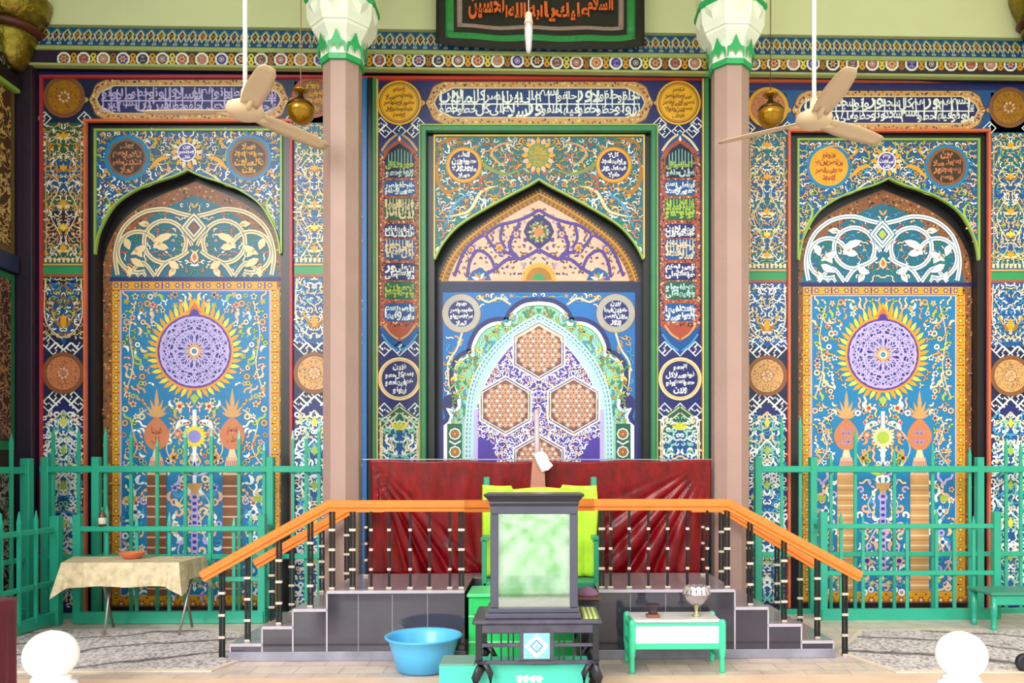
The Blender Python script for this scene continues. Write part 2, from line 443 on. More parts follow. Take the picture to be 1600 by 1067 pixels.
# arch outlines (apex at middle)
def arch_pts(cx, ay, hw, h, prof, n=4):
    left = [(cx-hw*a, ay+h*b) for a, b in prof]
    left = cr(left, n)
    return left+[(2*cx-x, y) for x, y in reversed(left[:-1])]
PR_SIDE = [(1, 1), (.985, .88), (.94, .7), (.79, .42), (.56, .24), (.33, .14), (.17, .085), (.07, .04), (0, 0)]
PR_MID = [(1, 1), (.92, .8), (.767, .576), (.52, .373), (.264, .19), (.1, .08), (0, 0)]

base_y = 975
outer = [(20, -60), (1750, -60), (1750, base_y+10), (20, base_y+10)]
holesL = [(138, 191), (453, 191), (453, 958), (138, 958)]
holesR = [TRw(*p) for p in holesL]
holesC = [(659, 198), (1024, 198), (1024, 955), (659, 955)]
wb = plate('wall_back', outer, [holesL, holesC, holesR], D, D+.1, None, M_WALL, M_BLACK, kind='structure')
M_NICHE = pm('blue')
plate('niche_back', [(20, -40), (1750, -40), (1750, 960), (20, 960)], [], YN, YN+.1, None, M_NICHE, M_NICHE, parent=wb)
# spandrel plates with the ogee openings
def spandrel(T, x0, x1, y0, cx, ay, hw, h, prof, pal, name):
    ap = arch_pts(cx, ay, hw, h, prof)
    o = plate(name, [(x0-25, y0-25), (x1+25, y0-25), (x1+25, 958), (x0-25, 958)], [[(cx-hw, 948)]+ap+[(cx+hw, 948)]], D+.035, D+.14, T, M_BLACK, M_BLACK, parent=wb)
    return ap
def top_mask(ap, cx, hw, gap=4):
    """True when (x, y) lies in the spandrel above the arch"""
    def ins(x, y):
        if abs(x-cx) >= hw: return False
        for (xa, ya), (xb, yb) in zip(ap[:-1], ap[1:]):
            if xa <= x <= xb and xb > xa:
                return y < ya+(yb-ya)*(x-xa)/(xb-xa)-gap
        return False
    return ins
def moulding(T, Y, pts, w, dep, m, name, parent, closed=False):
    """thin raised strip along wall-unit points"""
    n = len(pts); vs_ = []; fs_ = []
    for i in range(n):
        a = pts[i-1] if (i or closed) else pts[0]; b = pts[(i+1) % n] if (i < n-1 or closed) else pts[-1]
        d0 = (pts[i][0]-a[0], pts[i][1]-a[1]); d1 = (b[0]-pts[i][0], b[1]-pts[i][1])
        l0, l1 = hypot(*d0) or 1, hypot(*d1) or 1
        if i == 0 and not closed: d0, l0 = d1, l1
        if i == n-1 and not closed: d1, l1 = d0, l0
        n0 = (-d0[1]/l0, d0[0]/l0); n1 = (-d1[1]/l1, d1[0]/l1)
        nx, ny = n0[0]+n1[0], n0[1]+n1[1]; q = (nx*n0[0]+ny*n0[1]) or 1
        nx, ny = nx/q, ny/q
        for s_, y in ((-.5, Y), (-.38, Y-dep), (.38, Y-dep), (.5, Y)):
            p = P(*T(pts[i][0]+nx*w*s_, pts[i][1]+ny*w*s_), Y); vs_.append((p.x, y, p.z))
    m_ = n if closed else n-1
    for i in range(m_):
        for k in range(3):
            fs_.append((i*4+k, ((i+1) % n)*4+k, ((i+1) % n)*4+k+1, i*4+k+1))
    if not closed: fs_ += [(0, 1, 2, 3), tuple((n-1)*4+k for k in (3, 2, 1, 0))]
    return link(name, vs_, fs_, m, parent)

def medallion(A, x, y, r, rim, bg, fg, style='script', rim2=None, rows=4):
    A.lay += 1
    A.disc(x, y, r, 'navy2', 40); A.lay += .4
    A.ring(x, y, r*.82, r*.99, rim, 40)
    if rim2: A.ring(x, y, r*.86, r*.9, rim2, 40)
    A.disc(x, y, r*.8, bg, 36); A.lay += .4
    if style == 'script': script_disc(A, x, y, r*.72, fg, rows)
    elif style == 'dots':
        for i in range(int(r*r/5)):
            a = A.r.uniform(0, 2*pi); q = r*.76*sqrt(A.r.random()); A.disc(x+q*cos(a), y+q*sin(a), A.r.uniform(.4, .9), 'dkbrown', 5)
        for i in range(8):
            a = i*pi/4+.2; A.leaf(x+r*.14*cos(a), y+r*.14*sin(a), a, r*.2, r*.13, 'pink')
        A.ring(x, y, r*.28, r*.31, 'brown', 16)
    A.lay -= 1.8

def tile_square(A, x, y, r, a, k, ki):
    """small square of angular knotwork standing on its corner"""
    c = [(x+r*cos(a+pi/2*i), y+r*sin(a+pi/2*i)) for i in range(4)]
    A.rib(c, r*.2, k, closed=True)
    for t in (.33, .66):
        p0 = (c[0][0]+(c[1][0]-c[0][0])*t, c[0][1]+(c[1][1]-c[0][1])*t); p1 = (c[3][0]+(c[2][0]-c[3][0])*t, c[3][1]+(c[2][1]-c[3][1])*t)
        if t < .5: A.rib([p0, ((p0[0]+p1[0])/2, (p0[1]+p1[1])/2)], r*.18, k)
        else: A.rib([p1, (p0[0]*.35+p1[0]*.65, p0[1]*.35+p1[1]*.65)], r*.18, k); A.rib([((p0[0]+p1[0])/2, (p0[1]+p1[1])/2), (x, y)], r*.18, k)
    A.disc(x+r*.25*cos(a), y+r*.25*sin(a), r*.13, ki, 5)
def knot_field(A, x0, y0, x1, y1, st, cx, cy, rav, k='white', ki='white'):
    """diagonal grid of knot squares around a medallion"""
    nx = int((x1-x0)/st)+3; ny = int((y1-y0)/st)+3
    for i in range(-nx, nx+1):
        for j in range(-ny, ny+1):
            if (i+j) % 2: continue
            x, y = cx+i*st/1.0, cy+j*st/1.0
            if x0-st*.3 < x < x1+st*.3 and y0+st*.3 < y < y1-st*.3 and hypot(x-cx, y-cy) > rav:
                x = min(max(x, x0+st*.35), x1-st*.35)
                tile_square(A, x, y, st*.92, pi/2*A.r.randint(0, 3), k, ki)

def inscription(A, x0, x1, y0, y1, lace='sand', bg='navy', fg='white'):
    h = y1-y0; m = (y0+y1)/2; e = h*.42
    def shp(g):
        a = x0+g*1.3; b = x1-g*1.3; t = y0+g; u = y1-g; ee = e
        L_ = cr([(a+ee, t), (a+ee*.45, t+h*.12), (a+ee*.2, m-h*.16), (a, m)], 4); L2 = cr([(a, m), (a+ee*.2, m+h*.16), (a+ee*.45, u-h*.12), (a+ee, u)], 4)
        left = L_+L2[1:]
        return left+[(a+b-x, y) for x, y in reversed(left)]
    A.poly(shp(0), lace); A.lay += .4
    A.rib(shp(.6), 1.3, 'navy2', closed=True)
    # lace dots in the border
    bd = shp(h*.075)
    for i in range(len(bd)):
        (xa, ya), (xb, yb) = bd[i], bd[(i+1) % len(bd)]; d = hypot(xb-xa, yb-ya); n = max(1, int(d/6))
        for q in range(n):
            t = q/n; A.leaf(xa+(xb-xa)*t, ya+(yb-ya)*t, A.r.uniform(0, 6.28), 5, 2.6, A.r.choice(['brown', 'navy', 'cream', 'rust']))
    A.lay += .3
    A.poly(shp(h*.15), 'cream'); A.lay += .4; A.poly(shp(h*.175), bg); A.lay += .4
    tall_script(A, x0+e*.78, y0+h*.19, x1-e*.78, y1-h*.19, fg)
    A.lay -= 1.5
    for sx, xx in ((-1, x0), (1, x1)):
        A.rib(cr([(xx+sx*14, m-16), (xx+sx*8, m-6), (xx+sx*0, m), (xx+sx*12, m)], 4), 2.2, lace)
        A.rib(cr([(xx+sx*14, m+16), (xx+sx*8, m+6), (xx+sx*0, m), (xx+sx*12, m)], 4), 2.2, lace)

LACE = ['cream', 'sand', 'white', 'cream', 'ochre', 'lime', 'sky']
def strip(A, x0, x1, split=None, seed=1, warm=True):
    """one of the narrow wall strips beside an arch"""
    cx = (x0+x1)/2
    A.rect(x0, 128, x1, 950, 'navy2')
    A.lay += .5
    # upper lace panel
    A.rect(x0, 192, x1, 412, 'teal' if not warm else 'dkgreen'); A.lay += .4
    A.rect(x0+2, 250, x1-2, 300, 'blue'); A.rect(x0+2, 330, x1-2, 380, 'blue' if not warm else 'navy2')
    A.lay += .3
    A.fill(x0+1, 195, x1-1, 405, 6, ['sand', 'cream', 'gold', 'sand', 'white'] if warm else ['cream', 'white', 'cream', 'sand', 'lime', 'sky'], mir=cx, kinds=(0, 4, 6, 7, 1), size=.85, out=None)
    A.lay += .3
    for q, (yy, c) in enumerate(((212, 'gold'), (262, 'gold'), (318, 'gold'), (355, 'yellow'), (388, 'gold'))):
        for s_ in (-1, 1):
            A.leaf(cx, yy+6, pi/2*-1+s_*.5, 11, 5, c); A.leaf(cx, yy+6, -pi/2+s_*1.3, 13, 4, 'ochre' if q % 2 else 'cream')
        A.leaf(cx, yy+7, -pi/2, 14, 5, c)
    for s_ in (-1, 1):
        A.rib(cr([(cx+s_*2, 193), (cx+s_*20, 205), (cx+s_*27, 235), (cx+s_*27, 400)], 5), 1.6, 'sand')
        A.rib(cr([(cx, 240), (cx+s_*20, 262), (cx+s_*6, 290), (cx+s_*22, 330), (cx+s_*4, 372), (cx+s_*20, 400)], 5), 1.4, 'cream')
    for i in range(int((x1-x0)/7)): A.rect(x0+2+i*7, 403, x0+6+i*7, 410, 'cream')
    A.lay -= .3
    # frame between the two panels
    A.rect(x0, 412, x1, 415, 'sand'); A.rect(x0, 416, x1, 429, 'green'); A.rect(x0, 429, x1, 433, 'rust')
    A.lay -= .7
    # lower panel
    A.rect(x0, 433, x1, 535, 'blue' if not warm else 'navy2'); A.lay += .3
    A.poly([(x0+8, 445), (x1-8, 445), (x1-10, 500), (cx, 540), (x0+10, 500)], 'blue'); A.lay += .3
    A.fill(x0+1, 434, x1-1, 530, 6.2, LACE if warm else ['cream', 'white', 'sky', 'cream', 'white'], mir=cx, kinds=(0, 4, 6, 7), size=.85)
    A.lay += .3
    for s_ in (-1, 1):
        A.rib(cr([(cx+s_*28, 436), (cx+s_*28, 500), (cx+s_*4, 528)], 5), 1.8, 'cream')
        A.rib(cr([(cx, 510), (cx+s_*12, 500), (cx+s_*18, 486)], 4), 2.4, 'gold')
    A.leaf(cx, 512, -pi/2, 22, 10, 'gold'); A.leaf(cx-3, 512, -2.2, 16, 6, 'ochre'); A.leaf(cx+3, 512, -.9, 16, 6, 'ochre')
    A.lay -= .9
    knot_field(A, x0+1, 527, x1-1, 650, 12, cx, 583, 37)
    A.lay += .2
    medallion(A, cx, 583, 33, 'brown', 'terra' if warm else 'sand', 'brown', 'dots')
    # bottom panel under a pointed head
    A.poly([(x0, 950), (x0, 655), (cx, 625), (x1, 655), (x1, 950)], 'navy'); A.lay += .3
    A.poly([(x0+6, 940), (x0+6, 668), (cx, 640), (x1-6, 668), (x1-6, 940)], 'blue'); A.lay += .3
    A.fill(x0+1, 645, x1-1, 945, 7.6, ['white', 'cream', 'white', 'white', 'mint', 'sky', 'white'], mir=cx, kinds=(0, 4, 6, 7, 3), size=1.0, ew=1.1, wk=1.45)
    A.lay += .3
    for yy in (655, 700, 755, 815, 870): 
        for s_ in (-1, 1):
            A.rib(cr([(cx, yy-14), (cx+s_*14, yy), (cx+s_*28, yy+8)], 5), 2.4, 'white' if yy > 680 else 'cream')
            A.rib(cr([(cx, yy+8), (cx+s_*9, yy), (cx+s_*7, yy+20)], 5), 2.2, 'mint')
        A.leaf(cx, yy+12, -pi/2, 18, 8, 'yellow' if yy in (655, 815) else 'lime')
    A.lay -= 1.4

# ---- side bays
def side_bay(T, Tn, seed, warm, medL, medR, tag_):
    ap = spandrel(T, 150, 438, 203, 294.5, 266, 144.5, 132, PR_SIDE, None, 'spandrel_plate')
    A = Art(D, T, seed)
    A.rect(65, 124, 505 if tag_ == 'L' else 560, 192, 'navy2' if warm else 'blue')
    A.lay = 1
    for c in (101, 489): knot_field(A, c-35, 124, c+35, 192, 11, c, 152, 36)
    medallion(A, 101, 152, 33, *medL); medallion(A, 489, 152, 33, *medR)
    A.lay = 1; inscription(A, 138, 453, 124, 188, 'sand', 'navy', 'lilac' if tag_ == 'L' else 'white')
    A.lay = 0
    strip(A, 68, 131, seed=seed, warm=warm)
    A.build('tile_panel', wb)
    A = Art(D, T, seed+5); strip(A, 460, 523, seed=seed+1, warm=False); A.build('tile_panel', wb)
    # frames
    moulding(T, D, [(134.5, 192), (134.5, 955)], 5, .03, M_ORANGE, 'frame_strip', wb)
    moulding(T, D, [(456, 192), (456, 955)], 5, .03, M_ORANGE if tag_ == 'R' else M_RED, 'frame_strip', wb)
    moulding(T, D, [(66, 122), (66, 955)], 4.5, .03, M_RED if tag_ == 'L' else M_ORANGE, 'frame_strip', wb)
    moulding(T, D, [(132, 189.5), (458, 189.5)], 5, .03, M_ORANGE, 'frame_strip', wb)
    # spandrel art
    B = Art(D+.035, T, seed+9)
    ins = top_mask(ap, 294.5, 144.5)
    side = lambda x: [p for p in ap if p[0] <= x]
    B.poly([(150, 203), (439, 203), (439, 396)]+[p for p in reversed(ap)]+[(150, 396)], 'blue' if warm else 'blue')
    B.lay = .6
    B.fill(152, 206, 438, 400, 7.6, ['white', 'cream', 'sand', 'lime', 'gold', 'white', 'sky', 'cream', 'olive'], mir=294.5, inside=ins, kinds=(0, 1, 2, 4, 5, 6), size=.82, skip=.02)
    B.lay = 1.1
    for s_ in (-1, 1):   # larger golden birds and vines beside the apex
        c = 294.5
        for pts, w, k in (([(28, 246), (46, 250), (62, 266)], 7, 'gold'), ([(14, 262), (40, 276), (60, 290), (96, 300)], 3, 'cream'), ([(60, 232), (80, 214), (110, 222), (128, 250)], 3, 'sand'),
                          ([(134, 300), (122, 320), (134, 350), (140, 372)], 4, 'lime'), ([(60, 215), (50, 222), (66, 236)], 4, 'gold')):
            B.rib(cr([(c+s_*x, y) for x, y in pts], 5), w, k, taper=2)
    for mx_, s2 in ((199, medL), (389, medR)):
        if ins(mx_, 247):
            B.disc(mx_, 247, 36, 'blue2', 30); B.lay += .2
            if mx_ == 199: B.disc(mx_, 247, 31, 'brown' if warm else 'gold', 8 if warm else 36); 
            else: B.disc(mx_, 247, 31, 'brown', 36)
            B.lay += .3
            k_ = ('dkbrown', 'terra') if (mx_ == 199) == warm else ('dkbrown', 'gold') if warm else ('sand', 'ochre')
            if mx_ == 199 and not warm: k_ = ('gold', 'rust')
            B.disc(mx_, 247, 26, k_[0], 32); B.lay += .3
            script_disc(B, mx_, 247, 24.5, k_[1], 4, .05); B.lay -= .8
    B.lay = 1.3
    for i in range(14): a = 2*pi*i/14; B.leaf(292+14*cos(a), 238+14*sin(a), a, 12, 6, 'gold' if i % 2 else 'cream')
    B.lay += .3; B.disc(292, 238, 15, 'white', 20); B.lay += .3; B.disc(292, 238, 13, 'purple', 20); B.lay += .3; script_disc(B, 292, 238, 12, 'white', 3)
    B.build('spandrel_tiles', wb)
    moulding(T, D+.035, ap, 3.2, .03, M_LIMEF, 'arch_moulding', wb)
    moulding(T, D+.035, [(149.5, 396), (149.5, 203.5), (440, 203.5), (440, 396)], 4, .02, M_LIMEF, 'frame_strip', wb)
    # niche
    N_ = Art(YN, Tn, seed+20); cx = 304.5
    N_.rect(130, 240, 470, 960, 'black'); N_.lay = .3
    ring_out = arch_pts(cx, 284, 143, 140, [(1, 1), (.985, .86), (.945, .7), (.8, .45), (.58, .265), (.33, .135), (.15, .06), (0, 0)])
    N_.poly([(cx-143, 960)]+ring_out+[(cx+143, 960)], 'brown'); N_.lay = .5; in_out = top_mask(ring_out, cx, 143, 0)
    # brown mosaic ring
    r = N_.r
    ring_in = arch_pts(cx, 306, 132, 130, [(1, 1), (.955, .8), (.82, .53), (.6, .32), (.33, .14), (.12, .045), (0, 0)])
    for i in range(8000):
        x = r.uniform(146, 462); y = r.uniform(262, 960)
        if y > 440 and 178 < x < 432: continue
        if cx-144 < x < cx+144 and not in_out(x, y-3): N_.disc(x, y, r.uniform(1, 2.3), r.choice(['terra', 'dkbrown', 'sand', 'rust', 'ochre', 'dkbrown']), 5)
    N_.lay = 1
    N_.poly(ring_in+[(cx+132, 438), (cx-132, 438)], 'teal'); N_.lay = 1.4
    insr = top_mask([(x, y) for x, y in ring_in], cx, 132, 0)
    inn = lambda x, y: abs(x-cx) < 128 and not insr(x, y-5) and y < 432
    N_.fill(175, 315, 434, 432, 9, ['salmon', 'cream', 'sky', 'sand', 'green', 'white'], mir=cx, inside=inn, kinds=(0, 1, 4, 6), size=.6, skip=.3)
    N_.lay = 1.8
    for s_ in (-1, 1):
        cl = 'cream' if warm else 'white'
        arc = lambda ox, oy, r_, a0, a1: [(ox+r_*cos(radians(a0+(a1-a0)*i/20)), oy+r_*sin(radians(a0+(a1-a0)*i/20))) for i in range(21)]
        for pts, w in ((arc(46, 378, 33, 150, 455), 7), (arc(88, 394, 32, -160, 110), 7), (cr([(4, 338), (22, 334), (50, 327), (84, 334), (112, 358), (124, 396), (120, 430)], 5), 7),
                       (cr([(10, 392), (24, 402), (46, 412), (60, 431)], 5), 7), (cr([(62, 432), (82, 410), (104, 432)], 5), 6), (cr([(20, 366), (10, 372), (4, 384)], 4), 6), ([(76, 433), (83, 424), (90, 433)], 5)):
            pp = [(cx+s_*x, min(y, 432)) for x, y in pts]
            N_.rib(pp, w+1.6, 'navy2'); N_.lay += .25; N_.rib(pp, w, cl); N_.lay += .25; N_.rib(pp, 1.1, 'teal'); N_.lay -= .5
        for x, y, a, l in ((34, 366, .35, 34), (40, 388, -.2, 26), (74, 384, .5, 30), (100, 404, 2.6, 26), (24, 420, -.6, 22), (108, 372, 1.9, 20)):
            N_.lay += .3; N_.ex = 1.4; N_.leaf(cx+s_*x, y, a if s_ > 0 else pi-a, l, 12, 'navy2'); N_.ex = 0; N_.lay += .3; N_.leaf(cx+s_*x, y, a if s_ > 0 else pi-a, l, 12, cl); N_.lay -= .6
        for x, y, a in ((50, 378, .6), (92, 388, 2.2), (70, 350, 0), (30, 418, 1), (104, 415, 1.8)):
            N_.lay += .6; N_.leaf(cx+s_*x, y, a if s_ > 0 else pi-a, 18, 10, cl); N_.lay += .2; N_.leaf(cx+s_*(x+2), y+1, a if s_ > 0 else pi-a, 8, 4, 'sand'); N_.lay -= .8
    N_.lay = 2.6
    for q, k in ((22, 'teal'), (20, 'cream' if warm else 'white'), (16, 'teal'), (14, 'cream' if warm else 'white'), (10, 'blue'), (7, 'brown' if warm else 'lime')):
        N_.poly([(cx-1-q, 356), (cx-1-q*.35, 356-q*.8), (cx-1, 356-q*1.15), (cx-1+q*.35, 356-q*.8), (cx-1+q, 356), (cx-1, 356+q*1.15)], k); N_.lay += .12
    for s_ in (-1, 1): N_.leaf(cx, 326, -pi/2+s_*.6, 12, 4, 'sand'); N_.leaf(cx, 398, pi/2+s_*.5, 14, 7, 'salmon')
    N_.leaf(cx, 412, -pi/2, 20, 12, 'cream'); N_.lay += .3; N_.leaf(cx, 408, -pi/2, 12, 7, 'salmon')
    # dark beam and gold border
    N_.lay = 1.5
    N_.rect(172, 433, 470, 439.5, 'navy'); N_.rect(176, 440, 433, 452, 'gold'); N_.rect(176, 452, 188, 955, 'gold'); N_.rect(423, 452, 437, 955, 'gold'); N_.rect(176, 930, 437, 955, 'gold')
    N_.lay = 1.9
    def ros(x, y, q=5.2):
        N_.flower(x, y, q, 6, 'purple' if y < 452 else 'brown', 'yellow'); 
    for i in range(16): ros(182+i*16, 446)
    for i in range(8): N_.rect(190+i*32-1.2, 441, 190+i*32+1.2, 451, 'purple')
    for i in range(30):
        for x in (182, 430):
            ros(x, 462+i*16, 5.2); N_.rect(x-5.5, 453.4+i*16, x+5.5, 454.6+i*16, 'rust'); N_.disc(x, 462+i*16, 2.6, 'cream' if i % 3 else 'mint', 6)
            for s_ in (-1, 1): N_.disc(x+4*s_, 454+i*16, 1.5, r.choice(['rust', 'lime', 'dkbrown']), 5)
    for i in range(16): N_.flower(190+i*16, 943, 7, 6, 'rust', 'cream'); N_.disc(182+i*16, 934, 2, 'brown', 5); N_.disc(182+i*16, 951, 2, 'brown', 5)
    # blue field
    N_.lay = 1.5; N_.rect(188, 453, 423, 930, 'lilac'); N_.lay = 1.8; N_.rect(190.5, 455, 421, 929, 'blue2' if not warm else 'blue2')
    N_.lay = 2.1
    mc = (cx, 549)
    def fld(x, y):
        return hypot(x-mc[0], (y-mc[1])) > 76 and not (abs(abs(x-cx)-59) < 18 and 600 < y < 735) and not (abs(abs(x-cx)-58) < 17 and y >= 735)
    N_.fill(192, 458, 418, 735, 11.5, ['cream', 'white', 'pink', 'sand', 'cream', 'lime'], mir=cx, inside=fld, kinds=(0, 1, 2, 3, 5, 6, 2, 1), size=.74, skip=.02, wk=1.4,
            field=lambda x, y: pi/2+(x-cx)*.006, k2=('red', 'navy', 'gold', 'teal'))
    N_.fill(192, 745, 418, 928, 13, ['white', 'cream', 'white', 'sky', 'lilac', 'pink'], mir=cx, inside=fld, kinds=(0, 2, 3, 4, 6, 1), size=.8, skip=.03, wk=1.5, k2=('red', 'blue', 'gold', 'purple'))
    # vines
    for s_ in (-1, 1):
        for pts in ([(6, 660), (30, 672), (44, 700), (30, 730)], [(75, 640), (98, 660), (90, 700), (108, 730)], [(92, 470), (102, 520), (96, 570), (110, 620)],
                    [(6, 760), (24, 790), (8, 820), (26, 860), (10, 900)], [(84, 760), (108, 790), (86, 830), (110, 870), (90, 910)]):
            N_.rib(cr([(cx+s_*x, y) for x, y in pts], 5), 1.6, 'cream')
    # sun medallion
    N_.lay = 2.6
    x, y = mc
    n = 46
    for i in range(n):
        a = -pi/2+2*pi*(i+.5)/n; up = max(0, cos(a+pi/2))**12
        N_.leaf(x+57*cos(a), y+57*sin(a), a+(.35 if i >= n/2 else -.35)*(1-up), 19+up*12, 6.5, 'gold' if i % 2 else 'yellow')
        N_.lay += .006
    for w, l, k in ((26, 84, 'gold'), (17, 76, 'salmon'), (10, 66, 'purple')):
        N_.lay += .12; N_.poly([(x-w, y-54), (x-w*.45, y-64), (x, y-l), (x+w*.45, y-64), (x+w, y-54)], k)
    N_.lay = 3.2; N_.disc(x, y, 61, 'gold', 60); N_.disc(x, y+.1, 58.5, 'salmon', 60); N_.lay = 3.6; N_.disc(x, y, 57, 'purple' if warm else 'purple', 60); N_.lay = 3.9
    N_.disc(x, y, 54, 'navy', 56); N_.lay = 4.2
    for rr, q, n2 in ((27, 27, 16), (40, 13, 20), (20, 12, 12), (46, 8, 28)):
        for i in range(n2):
            a = 2*pi*i/n2; N_.ring(x+rr*cos(a), y+rr*sin(a), q-.75, q+.75, 'lilac', 18)
    for i in range(24): a = 2*pi*i/24; N_.rib([(x+14*cos(a), y+14*sin(a)), (x+50*cos(a+.08), y+50*sin(a+.08))], 1, 'lav')
    for q in (52, 33, 43): N_.ring(x, y, q-.9, q+.9, 'lilac', 48)
    N_.lay = 4.6; N_.flower(x, y, 15, 12, 'gold', 'navy'); N_.lay = 5.1; N_.ring(x, y, 4, 6.5, 'white', 16); N_.disc(x, y, 3, 'sky', 8)
    N_.lay = 3.0
    N_.poly([(x-7, y+72), (x, y+66), (x+7, y+72), (x, y+84)], 'lime')
    # vases on brick pillars
    for s_ in (-1, 1):
        vx = cx+s_*59
        for d, l in ((0, 46), (-.35, 30), (.35, 30), (-.75, 26), (.75, 26), (-1.15, 18), (1.15, 18)):
            N_.leaf(vx, 652, -pi/2+d, l, 7 if d == 0 else 5, 'sand')
        N_.lay += .4
        N_.poly(cr([(vx, 652), (vx-14, 664), (vx-20, 680), (vx-14, 696), (vx, 704), (vx+14, 696), (vx+20, 680), (vx+14, 664)], 4, True), 'terra'); N_.lay += .3
        script_disc(N_, vx, 680, 14, 'rust' if warm else 'lav', 2)
        N_.poly([(vx-4, 702), (vx+4, 702), (vx+9, 722), (vx-9, 722)], 'cream'); N_.poly([(vx-9, 714), (vx+9, 714), (vx+15, 742), (vx-15, 742)], 'pink')
        N_.lay += .3
        for i in range(7): N_.rect(vx-9+i*3, 720, vx-8+i*3, 740, 'rust')
        kb = 'brown' if warm else 'sand'
        N_.rect(vx-15, 742, vx+15, 930, kb); N_.lay += .3
        for i in range(11): N_.rect(vx-15, 758+i*16, vx+15, 760.5+i*16, 'pink' if warm else 'cream'); N_.rect(vx-15, 766+i*16, vx+15, 766.8+i*16, 'rust')
        N_.lay -= 1.3
    # central stem with flowers
    N_.rect(cx-3, 640, cx+3, 760, 'white'); N_.rect(cx-5, 762, cx+5, 900, 'lilac'); N_.lay += .3
    for i in range(14): N_.rect(cx-3, 764+i*10, cx+3, 769+i*10, 'purple')
    for i in range(18): a = 2*pi*i/18; N_.leaf(cx+8*cos(a), 682+8*sin(a), a, 12, 5, 'yellow' if warm else 'cream')
    N_.lay += .3; N_.disc(cx, 682, 10, 'lav' if warm else 'lime', 16)
    for i in range(9): a = -pi*(i+.5)/9; N_.leaf(cx, 742, a, 22, 6, ('lilac', 'purple', 'lime')[i % 3])
    N_.poly([(cx-14, 755), (cx+14, 755), (cx, 775)], 'sand')
    for s_ in (-1, 1):
        N_.flower(cx+s_*23, 635, 9, 5, 'cream', 'red'); N_.leaf(cx+s_*22, 658, pi/2-s_*.5, 16, 7, 'white'); N_.leaf(cx+s_*22, 658, pi/2+s_*1.6, 14, 5, 'white')
        N_.flower(cx+s_*26, 678, 8, 6, 'terra', 'pink'); N_.flower(cx+s_*32, 715, 8, 4, 'gold', 'dkbrown'); N_.flower(cx+s_*26, 880, 11, 6, 'pink', 'purple')
        N_.flower(cx+s_*30, 828, 9, 5, 'pink', 'red'); N_.flower(cx+s_*92, 800, 9, 4, 'white', 'blue'); N_.rect(cx+s_*98-6, 775, cx+s_*98+6, 784, 'lime')
        N_.flower(cx+s_*96, 850, 9, 4, 'white', 'blue')
    for i in range(26): N_.flower(196+i*9, 912+4*sin(i*2), 5, 5, ('pink', 'lime', 'purple')[i % 3], 'cream')
    N_.build('niche_tiles', wb)
side_bay(TLw, TLn, 11, True, ('brown', 'ochre', 'brown', 'dots'), ('rust', 'brown', 'gold', 'script'), 'L')
side_bay(TRw, TRn, 47, False, ('gold', 'terra', 'brown', 'dots'), ('brown', 'ochre', 'brown', 'dots'), 'R')

# ---- centre bay
CX = 842
apc = spandrel(TLw, 679, 1006, 212, CX, 281, 163, 125, PR_MID, None, 'spandrel_plate')
A = Art(D, None, 77)
A.rect(590, 127, 1100, 197, 'navy'); A.rect(590, 197, 657, 956, 'navy'); A.rect(1028, 197, 1100, 956, 'navy'); A.lay = .8
for c in (624, 1060):
    knot_field(A, c-33, 127, c+33, 215, 11, c, 161, 39)
    medallion(A, c, 161, 35, 'amber', 'amber', 'brown', 'script', 'navy2', 5)
A.lay = 1; inscription(A, 664, 1022, 127, 195, 'sand', 'royal', 'white')
